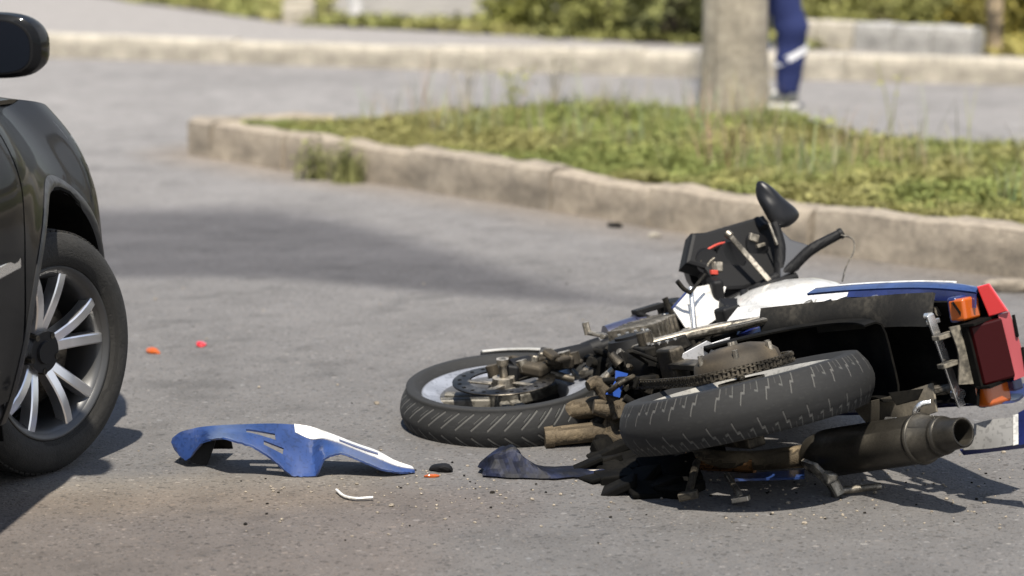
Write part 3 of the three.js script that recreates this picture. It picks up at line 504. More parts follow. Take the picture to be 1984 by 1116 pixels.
// fork, calipers, clamps
part('fork_leg', [tube([[.95, -.18, -.115], [.955, .075, -.098]], [.034, .030], 18, 6), cyl([.975, .085, -.098], [.905, .33, -.118], .0185, .0185, 18), cyl([.98, .072, -.097], [.965, .122, -.101], .031, .031, 18), box(.95, -.18, -.112, .06, .05, .05, .3, .2, .5)], mat.black, bike);
part('fork_leg', [tube([[.97, -.17, -.02], [1.0, .075, .02]], [.029, .027], 18, 6), cyl([1.02, .075, .03], [.935, .32, .01], .0185, .0185, 18), cyl([1.025, .062, .031], [1.01, .112, .028], .031, .031, 18), box(.97, -.17, -.02, .06, .05, .05, .3, .2, .5)], mat.black, bike);
{ seed = 4242; const a = [], b = []; for (let k = 0; k < 26; k++) { const x = rr(.86, 1.0), y = -.115 + (.94 - x) * 1.1 + rr(-.06, .06), z = -.118 + rr(-.02, .022); (k % 4 === 3 ? b : a).push(k % 3 ? box(x, y, z, rr(.018, .05), rr(.02, .05), rr(.014, .035), rnd() * .5, rnd() * .5, rnd() * 3, .008) : cyl([x, y, z - .02], [x, y, z + .012], rr(.012, .022), rr(.012, .02), 16)); }
  part('brake_caliper', [...a, box(.93, -.11, -.11, .11, .09, .035, .2, .3, .9, .012)], M({ color: C(.105, .088, .066), roughness: .75, metalness: .3, map: grimeSoft }), bike); part('caliper_bolts', b, mat.alu, bike).userData.kind = 'stuff'; }
part('triple_clamp', [box(.905, .34, -.05, .09, .05, .26, .1, .1, .3, .012), box(.87, .46, -.085, .09, .035, .25, .1, .15, .3, .012), cyl([.9, .32, -.05], [.86, .5, -.09], .024, .024)], mat.black, bike);
part('horn', [cyl([.975, .15, -.115], [.955, .27, -.11], .042, .05, 28), cyl([.96, .24, -.112], [.952, .29, -.108], .052, .03, 28)], MP({ color: C(.05, .055, .11), roughness: .4, clearcoat: .5, map: dustMap }), bike);
part('fairing_bracket', [box(.95, .29, -.168, .04, .09, .016, 0, 0, .1), tube([[.94, .25, -.165], [.93, .30, -.13], [.92, .34, -.13]], .009), box(.95, .335, -.148, .03, .02, .05)], mat.black, bike);
// frame, engine
part('frame', [tube([[.88, .33, -.06], [.75, .096, -.088], [.55, .06, -.12]], .016), tube([[.88, .40, -.08], [.62, .22, -.108], [.40, .34, -.108], [.05, .395, -.112], [-.3, .42, -.10]], .014), tube([[.88, .33, .0], [.75, .09, .1], [.55, .06, .13]], .016), tube([[.88, .40, .0], [.62, .25, .12], [.35, .37, .12], [.05, .40, .12], [-.3, .43, .1]], .014), tube([[.55, .06, -.12], [.48, .2, -.12], [.40, .34, -.108]], .016), tube([[.55, .06, .13], [.48, .2, .13], [.35, .37, .12]], .016), tube([[.62, .22, -.108], [.45, .245, -.112], [.30, .33, -.118], [.1, .385, -.118]], .011)], mat.alu, bike);
part('swingarm', [bar([.55, .05, -.075], [.0, 0, -.072], .05, .018, V(0, 0, 1)), bar([.55, .05, .125], [0, 0, .12], .05, .03), box(.40, .035, 0, .08, .05, .24), cyl([.55, .05, -.16], [.55, .05, .16], .022)], mat.iron, bike);
part('shock_absorber', [cyl([.36, .04, 0], [.42, .33, 0], .018), ...Array.from({ length: 9 }, (_, k) => new THREE.TorusGeometry(.034, .006, 8, 20).rotateX(Math.PI / 2).translate(.365 + k * .006, .08 + k * .025, 0))], mat.iron, bike);
const eng = part('engine', [box(.67, .075, .01, .26, .14, .24, 0, 0, .1, .03), box(.55, .06, .0, .18, .15, .2, 0, 0, 0, .03), box(.68, -.025, .03, .16, .06, .13, 0, 0, .05, .015), box(.74, .02, -.06, .07, .09, .08, .3, .2, .3), box(.64, -.0, -.08, .06, .05, .06, .5, .1, .3), box(.76, -.03, .12, .09, .07, .08, .2, .5, .1), cyl([.66, -.05, .09], [.66, -.0, .09], .035)], mat.under, bike);
{ const fins = []; for (let k = 0; k < 8; k++) fins.push(box(.80 + k * .014, .15 + k * .020, 0, .17, .007, .30, 0, 0, .95 - Math.PI / 2 + .1)); part('cylinder_fins', [...fins, box(.85, .22, 0, .13, .17, .26, 0, 0, -.5)], mat.alu, eng);
  part('cover', [cyl([.7, .05, .11], [.7, .05, .145], .09, .08, 36), cyl([.56, .05, .10], [.56, .05, .14], .07, .06, 30)], mat.iron, eng);
  part('cover', [cyl([.72, .09, -.10], [.72, .09, -.135], .07, .06, 36), cyl([.72, .09, -.135], [.72, .09, -.142], .04, .04, 24)], mat.black, eng);
  part('sprocket_cover', [cyl([.50, .085, -.10], [.50, .085, -.128], .062, .055, 32), box(.53, .06, -.11, .12, .09, .03, 0, 0, .2)], mat.blackDusty, eng);
  const b = []; for (let k = 0; k < 14; k++) { const a = k / 7 * Math.PI; const c = k < 7 ? [.72, .09, -.139, .055] : [.5, .085, -.126, .05]; b.push(cyl([c[0] + Math.cos(a) * c[3], c[1] + Math.sin(a) * c[3], c[2] - .006], [c[0] + Math.cos(a) * c[3], c[1] + Math.sin(a) * c[3], c[2] + .012], .006, .006, 6)); } part('bolts', b, mat.silver, eng); }
part('carburettor', [cyl([.60, .27, -.06], [.70, .25, -.06], .032), cyl([.60, .27, .06], [.70, .25, .06], .032), box(.62, .235, -.07, .07, .07, .07), box(.62, .235, .05, .07, .07, .07), box(.5, .29, 0, .12, .1, .2)], mat.blackDusty, bike);
// header pipes, torn off at the front
part('exhaust_pipe', [tube([[.70, -.217, -.003], [.67, -.141, .004], [.64, -.071, .016], [.60, -.033, .040]], [.026, .027, .032, .034], 20), cyl([.705, -.228, -.005], [.697, -.205, -.001], .031, .031, 22), tube([[.60, -.128, -.058], [.60, -.100, -.061], [.59, -.082, -.025], [.57, -.067, .019], [.56, -.075, .05]], [.014, .020, .024, .026, .024], 16, 40), tube([[.60, -.127, .0], [.59, -.10, .012], [.57, -.06, .03]], [.02, .028, .026], 16), box(.63, -.05, .02, .06, .06, .06, .3, .4, .2, .015)], mat.brown, bike);
part('exhaust_pipe', [tube([[.66, -.25, .050], [.64, -.176, .062], [.62, -.10, .08], [.57, -.085, .108], [.5, -.087, .122], [.4, -.053, .145], [.3, -.019, .166], [.2, .073, .198], [.11, .185, .217]], [.026, .027, .031, .030, .026, .025, .026, .03], 20, 70), cyl([.665, -.261, .048], [.657, -.238, .052], .031, .031, 22), tube([[.60, -.06, .03], [.61, -.075, .06], [.60, -.09, .09]], [.03, .034, .028], 16)], mat.brown, bike);

part('heat_shield', [tube([[.32, -.035, .167], [.29, -.012, .176], [.25, .03, .19], [.19, .085, .206]], [.0285, .028, .027, .029], 18)], mat.copper, bike);
{ const a = V(.10, .19, .218), b = V(-.46, .297, .173), d = b.clone().sub(a), L = d.length();
  const prof = [[.001, 0], [.03, 0], [.05, .03], [.0605, .08], [.0615, .1], [.061, L * .74], [.063, L * .745], [.063, L * .765], [.058, L * .77], [.05, L * .85], [.045, L * .855], [.045, L * .9], [.04, L * .905], [.037, L], [.030, L], [.030, L * .86], [.001, L * .85]];
  part('muffler_collar', [L * .75, L * .875].map((h, i) => orient(lathe([[.04, -.012], [[.063, .047][i], -.009], [[.065, .0485][i], 0], [[.063, .047][i], .009], [.04, .012]], 40).rotateX(-Math.PI / 2).translate(0, h, 0), a.clone(), d)), mat.exhaust, bike).userData.kind = 'stuff';
  part('muffler', orient(new THREE.LatheGeometry(prof.map(p => new THREE.Vector2(...p)), 48), a, d), mat.exhaust, bike);
  part('muffler_bracket', [tube([[-.28, .289, .14], [-.29, .291, .118], [-.30, .305, .106], [-.31, .325, .107]], .007), box(-.2, .29, .15, .05, .05, .012, .6, 0, 0)], mat.silver, bike); }
// loose hoses, cables, levers between fork and engine
{ const k1 = [], k2 = []; seed = 321; for (let k = 0; k < 24; k++) { const x = rr(.60, .92), y = rr(-.02, .22), z = rr(-.07, .02), p = [[x, y, z], [x + rr(-.08, .08), y + rr(.02, .1), z + rr(-.06, .05)], [x + rr(-.1, .05), y + rr(.08, .18), z + rr(-.06, .06)]]; (k % 3 ? k1 : k2).push(tube(p, rr(.004, .009), 8, 12)); if (k % 2) (k % 4 ? k2 : k1).push(box(...p[1], rr(.02, .05), rr(.02, .05), rr(.015, .04), rnd(), rnd(), rnd())); }
  part('cables', k1, mat.black, bike); part('brackets', k2, mat.alu, bike); }
{ seed = 2718; const kinds = [[], [], []]; for (let k = 0; k < 170; k++) { const x = rr(.44, .90), y = rr(-.06, .2) + (x - .65) * .12, z = rr(-.10, .07), q = kinds[k % 5 === 0 ? 1 : k % 7 === 0 ? 2 : 0], p = [x, y, z];
    if (k % 3 === 0) q.push(cyl(p, [x + rr(-.05, .05), y + rr(-.05, .05), z + rr(-.05, .03)], rr(.005, .017), rr(.005, .017), 14)); else if (k % 3 === 1) q.push(box(...p, rr(.012, .05), rr(.012, .05), rr(.008, .028), rnd() * 3, rnd() * 3, rnd() * 3, .004)); else q.push(tube([p, [x + rr(-.07, .07), y + rr(-.07, .07), z + rr(-.05, .03)], [x + rr(-.12, .12), y + rr(-.06, .1), z + rr(-.06, .04)]], rr(.005, .013), 9, 14)); }
  part('engine_fittings', kinds[0], mat.blackDusty, eng).userData.kind = 'stuff'; part('engine_fittings', kinds[1], mat.iron, eng).userData.kind = 'stuff'; part('engine_fittings', kinds[2], mat.alu, eng).userData.kind = 'stuff';
  seed = 1618; const low = []; for (let k = 0; k < 26; k++) { const t = rnd(), x = .56 - .22 * t + rr(-.03, .03), y = -.15 + .20 * t + rr(-.06, .06), z = .135 + .04 * t + rr(-.05, .03); low.push(k % 2 ? box(x, y, z, rr(.04, .10), rr(.04, .10), rr(.03, .06), rnd(), rnd(), rnd() * 3, .008) : cyl([x - .03, y, z], [x + .04, y + .04, z + .01], rr(.02, .035), rr(.015, .03), 16)); }
  for (const [x, y, z] of [[.40, -.296, .108], [.30, -.301, .131], [.42, -.241, .118], [.33, -.233, .138], [.18, -.317, .15], [.22, -.235, .154], [.35, -.161, .145], [.15, -.217, .17], [.30, -.13, .16], [.08, -.2, .186], [.22, -.114, .17], [.50, -.165, .112], [.45, -.123, .124], [.28, -.27, .142], [.12, -.26, .172], [.37, -.2, .135]]) low.push(box(x, y, z, rr(.09, .13), rr(.07, .10), rr(.012, .028), rr(-.25, .25), rr(-.3, .3) + .2, rnd() * 3, .006));  // black pieces laid on the road stand in for shadow under the bike
  part('sump_shade_fill', low, mat.under, eng).userData.kind = 'stuff'; }
part('gear_lever', [tube([[.64, -.03, -.17], [.72, .02, -.16], [.82, .02, -.17]], .007), cyl([.82, .02, -.165], [.82, .02, -.20], .010)], mat.alu, bike);
part('blue_tag', shell([[[.55, -.060, -.083], [.55, -.027, -.065]], [[.548, -.074, -.052], [.55, -.052, -.037]], [[.55, -.106, -.030], [.55, -.069, -.010]]], .005, 8, 4), MP({ color: C(.03, .085, .36), roughness: .35, clearcoat: .6 }), bike, 'small bright blue broken plastic piece');
part('cover_plate', [plate([[.36, .039, -.096], [.36, .125, -.111], [.35, .141, -.098], [.36, .085, -.040]], .006), plate([[.35, .136, -.102], [.34, .186, -.104], [.34, .168, -.074], [.35, .117, -.071]], .006)], M({ color: C(.5, .51, .54), roughness: .45, metalness: .5, map: dustMap }), bike);
part('centre_stand', [tube([[.22, -.063, .161], [.06, -.17, .164], [-.05, -.25, .178]], .010), box(-.055, -.255, .18, .03, .05, .02, 0, 0, .6)], mat.iron, bike);
part('brake_pedal', [tube([[.06, -.075, .186], [.0, -.093, .210], [-.07, -.122, .226]], .008), box(-.075, -.126, .228, .02, .045, .014, 0, 0, .9)], mat.alu, bike);
part('passenger_footrest', [plate([[-.02, .10, .20], [-.06, .12, .21], [-.10, .127, .27], [-.10, .14, .287], [-.07, .135, .275]], .012), cyl([-.10, .135, .286], [-.13, .241, .304], .010, .009, 14), cyl([-.095, .128, .262], [-.102, .134, .296], .017, .017, 16), box(-.085, .128, .25, .04, .03, .03, .3, .2, .1, .006)], mat.alu, bike);
// tank, seat
{ const ring = (x, cy, hy, hz) => Array.from({ length: 36 }, (_, k) => { const a = k / 36 * Math.PI * 2, c = Math.cos(a), s = Math.sin(a), q = v => Math.sign(v) * Math.pow(Math.abs(v), .72); return [x, cy + hy * q(s), hz * q(c)]; });
  const st = [[.27, .50, .05, .07], [.29, .505, .09, .10], [.35, .515, .12, .132], [.45, .53, .145, .160], [.55, .535, .165, .170], [.65, .535, .17, .170], [.75, .54, .155, .158], [.84, .55, .12, .125], [.88, .55, .08, .08]];
  part('fuel_tank', loft(st.map(s => ring(...s)), true, 1.2), mat.white, bike, 'white fuel tank'); }
part('tank_stripe', shell([[[.56, .62, -.1585], [.42, .618, -.134], [.32, .585, -.117]], [[.56, .635, -.150], [.42, .632, -.126], [.33, .597, -.11]]], .003, 12, 4), mat.navy, bike, 'thin dark blue stripe on the tank');
part('seat', [loft([.36, .30, .15, 0, -.15, -.28, -.34].map((x, i) => { const w = [.09, .12, .14, .135, .12, .10, .07][i], y = [.52, .525, .52, .535, .535, .53, .525][i], h = [.03, .045, .045, .04, .035, .02, .012][i]; return Array.from({ length: 24 }, (_, k) => { const a = k / 24 * 6.283, q = v => Math.sign(v) * Math.pow(Math.abs(v), .6); return [x, y + h * q(Math.sin(a)), w * q(Math.cos(a))]; }); }))], mat.black, bike);
// side covers
part('side_cover', shell([[[.55, .355, -.145], [.42, .365, -.135], [.28, .44, -.140]], [[.54, .31, -.122], [.41, .33, -.112], [.27, .405, -.120]], [[.52, .272, -.104], [.40, .302, -.098], [.27, .378, -.108]]], .006, 12, 12), mat.white, bike, 'white side cover below the tank');
part('side_cover_stripe', shell([[[.50, .285, -.1055], [.40, .304, -.0985], [.28, .372, -.109]], [[.495, .262, -.093], [.39, .283, -.085], [.28, .355, -.098]]], .007, 10, 4), mat.navy, bike, 'dark blue lower stripe of the side cover');
part('seat_lock', [plate([[.285, .364, -.126], [.2, .435, -.133], [.17, .413, -.118], [.27, .359, -.108]], .01), cyl([.24, .385, -.145], [.24, .395, -.115], .014), cyl([.18, .42, -.135], [.175, .415, -.112], .011)], mat.alu, bike);
// tail cowl: blue left panel, its lower lip with shade painted in as navy, white edge line, black inner parts
const tl = [[.20, .366, -.170], [.05, .402, -.166], [-.15, .440, -.156], [-.30, .452, -.146], [-.425, .452, -.134]];
part('tail_panel', shell([tl, tl.map((p, i) => [p[0], p[1] + [.045, .045, .04, .03, .018][i], p[2] - .006]), tl.map((p, i) => [p[0], p[1] + [.10, .10, .085, .065, .040][i], p[2] + .016 + .004 * i])], .006, 12, 16), mat.blue, bike, 'blue left tail panel');
part('panel_edge', shell([tl.slice(0, 4).map(p => [p[0], p[1] + .028, p[2] - .0085]), tl.slice(0, 4).map(p => [p[0], p[1] + .038, p[2] - .0098])], .004, 4, 16), mat.white, bike, 'white stripe along the tail panel');
part('panel_lip', shell([tl.slice(1).map(p => [p[0], p[1] - .002, p[2] + .002]), tl.slice(1).map((p, i) => [p[0], p[1] - .012, p[2] + .014 + .007 * i])], .005, 5, 14), mat.navy, bike, 'lower lip of the blue tail panel with shade painted in as navy');
part('tail_top', shell([[-.24, .55, .6], [-.34, .535, .58], [-.43, .508, .55]].map(([x, y]) => [[x, y - .02, -.115], [x, y, -.06], [x, y + .005, 0], [x, y, .06], [x, y - .02, .115]]), .006, 8, 12), mat.blue, bike);
const tr = [[.34, .36, .16], [.05, .41, .165], [-.15, .44, .155], [-.30, .45, .15], [-.42, .455, .145]];
part('tail_panel', shell([tr, tr.map(p => [p[0], p[1] + .05, p[2] + .006]), tr.map(p => [p[0], p[1] + .1, p[2] - .02])], .006, 10, 14), mat.navy, bike);
part('grab_rail', [tube([[-.05, .408, -.150], [-.05, .412, -.118], [-.075, .418, -.095], [-.11, .424, -.088]], .0085), tube([[-.10, .43, -.146], [-.1, .43, -.115]], .006)], mat.silver, bike);
part('subframe_rail', shell([[.36, .05, -.15, -.32].map((x, i) => [x, [.315, .375, .405, .405][i], -.150]), [.36, .05, -.15, -.32].map((x, i) => [x, [.30, .36, .39, .385][i], -.112]), [.36, .05, -.15, -.32].map((x, i) => [x, [.30, .365, .385, .372][i], -.072])], .008, 6, 10), mat.dusty, bike);
part('rear_mudguard', [shell(Array.from({ length: 9 }, (_, i) => { const a = .3 + i / 8 * 1.75, c = Math.cos(a), s = Math.sin(a); return [[c * .33, s * .33, -.098], [c * .372, s * .372, -.092], [c * .378, s * .378, 0], [c * .372, s * .372, .092], [c * .33, s * .33, .098]]; }), .005, 16, 12),
  shell([[.2, .372], [0, .40], [-.2, .432], [-.36, .43], [-.41, .41]].map(([x, y]) => [[x, y - .02, -.125], [x, y, -.075], [x, y + .012, 0], [x, y, .075], [x, y - .02, .135]]), .006, 14, 12)], mat.under, bike);
part('inner_tray', shell([[[-.02, .285, .108], [-.05, .305, .172]], [[-.16, .325, .09], [-.18, .325, .16]], [[-.29, .358, .068], [-.31, .338, .135]]], .006, 8, 6), M({ color: C(.22, .20, .17), roughness: .9, map: grimeSoft }), bike);
part('tool_slot', plate([[-.2, .286, .073], [-.28, .332, .076], [-.27, .317, .098], [-.22, .287, .104]], .006), mat.under, bike);
part('plate_holder', [shell([[[-.395, .372, -.07], [-.402, .415, -.066]], [[-.398, .378, .0], [-.403, .412, .0]], [[-.392, .362, .072], [-.40, .406, .082]]], .006, 8, 4), box(-.375, .36, .02, .03, .05, .012), box(-.375, .365, -.05, .03, .05, .012)], M({ color: C(.19, .18, .16), roughness: .7, map: grime }), bike, 'dirty number plate holder');
part('plate_stay', [bar([-.345, .360, -.105], [-.345, .388, .135], .022, .008, V(1, 0, 0)), cyl([-.345, .362, -.10], [-.325, .364, -.10], .011, .011, 6), cyl([-.35, .392, .105], [-.32, .392, .105], .013, .013, 12), box(-.335, .372, -.085, .02, .03, .012)], mat.silver, bike);
part('turn_signal', [box(-.39, .432, -.1005, .05, .062, .056, .1, 0, -.25, .008)], mat.orange, bike, 'orange turn signal at the upper end of the tail');
part('turn_signal', [box(-.40, .449, .118, .05, .082, .060, .1, 0, -.2, .012)], mat.orange, bike, 'orange turn signal at the lower end of the tail');
part('signal_base', [box(-.375, .436, -.101, .03, .075, .064, .1, 0, -.25, .008), box(-.385, .455, .118, .03, .09, .066, .1, 0, -.2, .01), box(-.425, .50, .11, .03, .03, .03)], mat.navy, bike);
{ const lamp = part('tail_light', [extrude([[-.39, .405], [-.435, .412], [-.455, .478], [-.43, .50], [-.39, .49]], .150, .006).translate(0, 0, .012)], mat.shadedRed, bike, 'red tail light with its shade painted in as dark red');
  part('lens_ribs', Array.from({ length: 9 }, (_, k) => bar([-.4375, .414, -.048 + k * .0145], [-.4565, .477, -.048 + k * .0145], .004, .004)), mat.shadedRed, lamp).userData.kind = 'stuff';
  part('bezel', [box(-.425, .44, -.066, .045, .085, .008, 0, 0, -.2), box(-.425, .445, .091, .045, .09, .008, 0, 0, -.2), box(-.415, .403, .012, .03, .008, .16), box(-.437, .487, .012, .03, .010, .16)], mat.under, lamp);
  part('reflector', [plate([[-.432, .458, -.146], [-.452, .474, -.148], [-.474, .492, -.078], [-.440, .466, -.074]], .012, .003)], mat.red, bike, 'bright red corner reflector');
  part('rear_lens', [shell([[[-.452, .480, -.070], [-.452, .486, .02], [-.450, .482, .095]], [[-.468, .503, -.072], [-.472, .510, .02], [-.464, .508, .090]]], .012, 6, 10)], MP({ color: C(.38, .07, .08), roughness: .5, clearcoat: .2, clearcoatRoughness: .3 }), bike, 'red rear lens with sun glare painted in as pink');  // pink tone is sun glare painted into the lens colour
  part('lens_slot', [box(-.476, .505, -.035, .006, .010, .055, .05, 0, -.6), box(-.476, .509, .045, .006, .010, .05, .05, 0, -.6)], mat.under, bike); }
// right side panels under the bike
part('torn_panel', shell([[[-.33, .391, .190], [-.39, .425, .181], [-.45, .455, .181]], [[-.325, .387, .217], [-.39, .41, .215], [-.45, .445, .214]], [[-.32, .382, .246], [-.39, .405, .247], [-.45, .436, .246]]], .005, 8, 10), M({ color: C(.36, .36, .36), roughness: .6, map: dustMap }), bike, 'grey inner face of the torn right tail panel');
part('torn_panel', plate([[-.452, .456, .177], [-.462, .465, .177], [-.462, .445, .245], [-.452, .436, .246]], .006), mat.white, bike, 'white edge of the torn right panel');
part('torn_panel', [plate([[-.463, .466, .173], [-.50, .484, .160], [-.50, .460, .245], [-.463, .444, .248]], .006), plate([[-.30, .383, .249], [-.47, .458, .2445], [-.47, .453, .258], [-.30, .395, .260]], .006)], mat.navy, bike, 'navy outer part of the torn right panel');
part('lower_panel', shell([[[.12, -.020, .208], [.08, .055, .221], [.05, .142, .241]], [[.05, -.061, .204], [.03, .022, .226], [.0, .108, .248]]], .006, 4, 10), mat.blue, bike, 'blue right lower panel pressed on the road');
// nose: white fairing remnant, dash, mirror, bar, lever
part('fairing', [plate([[.80, .291, -.163], [.85, .391, -.198], [.87, .523, -.186], [.78, .401, -.102], [.74, .294, -.082]], .006)], mat.white, bike, 'white triangular remnant of the front fairing');
part('fairing_edge', [bar([.803, .288, -.165], [.852, .388, -.200], .006, .008)], mat.navy, bike);
part('fairing_stay', [cyl([.772, .346, -.212], [.725, .296, -.078], .0075, .0075, 12), box(.724, .293, -.075, .03, .03, .03, .3, 0, 0), box(.735, .30, -.095, .016, .02, .022)], mat.silver, bike);
part('clutch_lever', [tube([[.75, .297, -.243], [.75, .312, -.216], [.752, .33, -.2]], [.007, .006], 10), tube([[.752, .33, -.2], [.78, .375, -.216], [.80, .418, -.232]], [.005, .004], 10), tube([[.85, .299, -.196], [.842, .301, -.163], [.80, .309, -.098]], [.009, .008], 10)], mat.blackDusty, bike);
part('white_bracket', [bar([.862, .297, -.15], [.848, .288, -.10], .016, .01)], mat.white, bike);
{ const d = part('instrument_panel', [plate([[.93, .433, -.258], [.95, .485, -.323], [.95, .522, -.314], [.95, .717, -.313], [.92, .735, -.249], [.88, .697, -.140], [.88, .555, -.151], [.88, .489, -.169], [.92, .477, -.231]], .07, .012)], mat.black, bike, 'black instrument panel and headlamp shell');
  part('gauge', [cyl([.925, .49, -.262], [.885, .483, -.257], .036, .036, 30), cyl([.915, .565, -.255], [.872, .556, -.25], .046, .046, 30), cyl([.915, .66, -.265], [.875, .653, -.26], .034, .034, 30)], mat.gloss, d);
  part('gauge_ring', [tube([[.892, .463, -.262], [.89, .492, -.284], [.89, .53, -.288], [.888, .575, -.281]], .005), tube([[.886, .475, -.235], [.884, .485, -.25], [.884, .51, -.262]], .004), box(.878, .505, -.235, .02, .03, .028, .3), box(.874, .645, -.285, .012, .03, .022, .5), box(.872, .66, -.258, .012, .028, .01)], mat.alu, d);
  part('red_trim', [tube([[.884, .493, -.290], [.882, .53, -.296], [.88, .58, -.289]], .0035), box(.872, .487, -.222, .014, .022, .014, .3)], M({ color: C(.45, .05, .03), roughness: .5 }), d);
  part('lit_rim', [bar([.955, .525, -.319], [.955, .715, -.320], .008, .006), bar([.935, .432, -.262], [.955, .484, -.327], .008, .006)], M({ color: C(.4, .39, .37), roughness: .6, map: dustMap }), d);  // grey bars paint the sunlit top edge of the dash
  part('headlamp_shell', loft([[.97, 1], [1.01, .95], [1.06, .7], [1.08, .4]].map(([x, s]) => Array.from({ length: 28 }, (_, k) => { const a = k / 28 * 6.283, q = v => Math.sign(v) * Math.pow(Math.abs(v), .7); return [x, .58 + .12 * s * q(Math.cos(a)), -.23 + .075 * s * q(Math.sin(a))]; }))), mat.gloss, d); }
part('dash_stay', [bar([.84, .547, -.318], [.79, .612, -.160], .016, .007, V(1, 0, 0)), cyl([.845, .545, -.322], [.835, .549, -.312], .012)], mat.alu, bike);
{ const m = part('mirror', pillow([[.86, .695, -.441], [.86, .720, -.427], [.85, .754, -.373], [.84, .790, -.321], [.83, .781, -.307], [.82, .725, -.292], [.83, .695, -.306], [.84, .680, -.356], [.86, .680, -.408]], .028, .028), mat.gloss, bike, 'black rear-view mirror sticking up');
  part('mirror_stalk', [tube([[.83, .700, -.315], [.815, .690, -.250], [.80, .656, -.158]], [.012, .017, .02], 16)], mat.black, m); part('mirror_knob', cyl([.93, .698, -.325], [.90, .70, -.300], .016, .016, 18), mat.black, m);
  part('stalk_edge', [bar([.818, .672, -.318], [.800, .672, -.252], .006, .008)], mat.alu, m); }
part('mirror_bracket', [plate([[.83, .706, -.291], [.81, .721, -.250], [.79, .774, -.214], [.78, .707, -.172], [.79, .650, -.160]], .02, .005)], MP({ color: C(.03, .032, .038), roughness: .45, clearcoat: .3 }), bike);
part('handlebar', [tube([[.86, .5, -.13], [.82, .60, -.15], [.785, .692, -.180], [.76, .751, -.214], [.722, .838, -.239]], [.013, .014, .016, .0165, .014], 18, 40), tube([[.80, .55, -.14], [.79, .63, -.148], [.785, .70, -.15]], [.016, .018, .012], 14), cyl([.722, .836, -.238], [.718, .846, -.241], .017, .015)], mat.black, bike, 'bent black handlebar with grip');
part('brake_hose', tube([[.70, .828, -.237], [.70, .862, -.215], [.70, .858, -.185], [.70, .82, -.147], [.65, .763, -.115]], .0025, 8, 30), mat.alu, bike);
part('fuse_box', [box(.68, .43, -.13, .08, .1, .03, .2, .3, .3), box(.66, .38, -.12, .06, .06, .05), tube([[.72, .48, -.16], [.68, .45, -.13], [.62, .36, -.09]], .012)], mat.black, bike);
OFF = null;

// ------------------------------------------------------------------ car, right front corner in view
const ph = 9 * Math.PI / 180, cf = V(Math.sin(ph), 0, -Math.cos(ph)), cright = V(Math.cos(ph), 0, Math.sin(ph));
const W0 = V(-1.205, 0, -6.80), car = thing('parked_car', 'black car at the left edge of the picture with its front wheel turned', 'car');
car.position.copy(W0.clone().addScaledVector(cright, -.885)); car.quaternion.setFromRotationMatrix(new THREE.Matrix4().makeBasis(cf, V(0, 1, 0), cright));
// car axes: x forward from the front axle, y up, z to the right
const paint = MP({ color: C(.004, .0045, .0055), roughness: .5, clearcoat: .26, clearcoatRoughness: .06, specularIntensity: .1 });
const trim = M({ color: C(.020, .020, .021), roughness: .6, roughnessMap: roughVar });
const pw = (t, x) => { // smooth curve through the knots (Hermite)
  const n = t.length; if (x <= t[0][0]) return t[0][1]; if (x >= t[n - 1][0]) return t[n - 1][1]; let i = 1; while (t[i][0] < x) i++;
  const sl = a => { const p = t[Math.max(0, a - 1)], q = t[Math.min(n - 1, a + 1)]; return (q[1] - p[1]) / (q[0] - p[0]); }, h = t[i][0] - t[i - 1][0], k = (x - t[i - 1][0]) / h;
  return (2 * k ** 3 - 3 * k * k + 1) * t[i - 1][1] + (k ** 3 - 2 * k * k + k) * h * sl(i - 1) + (3 * k * k - 2 * k ** 3) * t[i][1] + (k ** 3 - k * k) * h * sl(i); };
const doorW = [[.18, .83], [.30, .885], [.45, .925], [.66, .945], [.80, .948], [.86, .942], [.92, .922], [.98, .890], [1.04, .84]];
const fenW = [[.18, .81], [.35, .845], [.56, .852], [.65, .848], [.72, .834], [.81, .798], [.88, .75], [.97, .66], [1.03, .57]];
const wid = (u, h) => { const k = sstep(-.55, .25, u); let v = pw(doorW, h) * (1 - k) + pw(fenW, h) * k; const d = Math.hypot(u, h - .33); v += .010 * Math.exp(-(((d - .445) / .075) ** 2)); if (u > .36) v -= .40 * ((u - .36) / .55) ** 2; if (u < -2.6) v -= .12 * ((-u - 2.6) / .8) ** 2; return v; };
function flank(u0, u1, h0, h1, nu, nh, s = 1, arch = [], th = .012) {
  const rows = []; for (let i = 0; i <= nu; i++) { const r = []; for (let j = 0; j <= nh; j++) { let u = u0 + (u1 - u0) * i / nu, h = h0(u) + (h1(u) - h0(u)) * j / nh; r.push([u, h]); } rows.push(r); }
  const R = .437, ins = p => arch.some(a => Math.hypot(p[0] - a, p[1] - .33) < R), del = new Set();
  for (let i = 0; i < nu; i++) for (let j = 0; j < nh; j++) if (ins(rows[i][j]) && ins(rows[i + 1][j]) && ins(rows[i][j + 1]) && ins(rows[i + 1][j + 1])) del.add(i * 1000 + j);
  for (const r of rows) for (const p of r) for (const a of arch) { const d = Math.hypot(p[0] - a, p[1] - .33); if (d < R && d > .01) { p[0] = a + (p[0] - a) * R / d; p[1] = .33 + (p[1] - .33) * R / d; } }
  const g = rows.map(r => r.map(([u, h]) => [u, h, s * wid(u, h)]));
  return shell(g, th, 0, 0, (fi, fj) => del.has(Math.round(fi * nu) * 1000 + Math.round(fj * nh)));
}
const sillH = () => .30, topH = u => 1.0 + .03 * sstep(.2, -.6, u), hoodH = u => u > -.5 ? .985 - .10 * sstep(.1, .9, u) : 1.03;
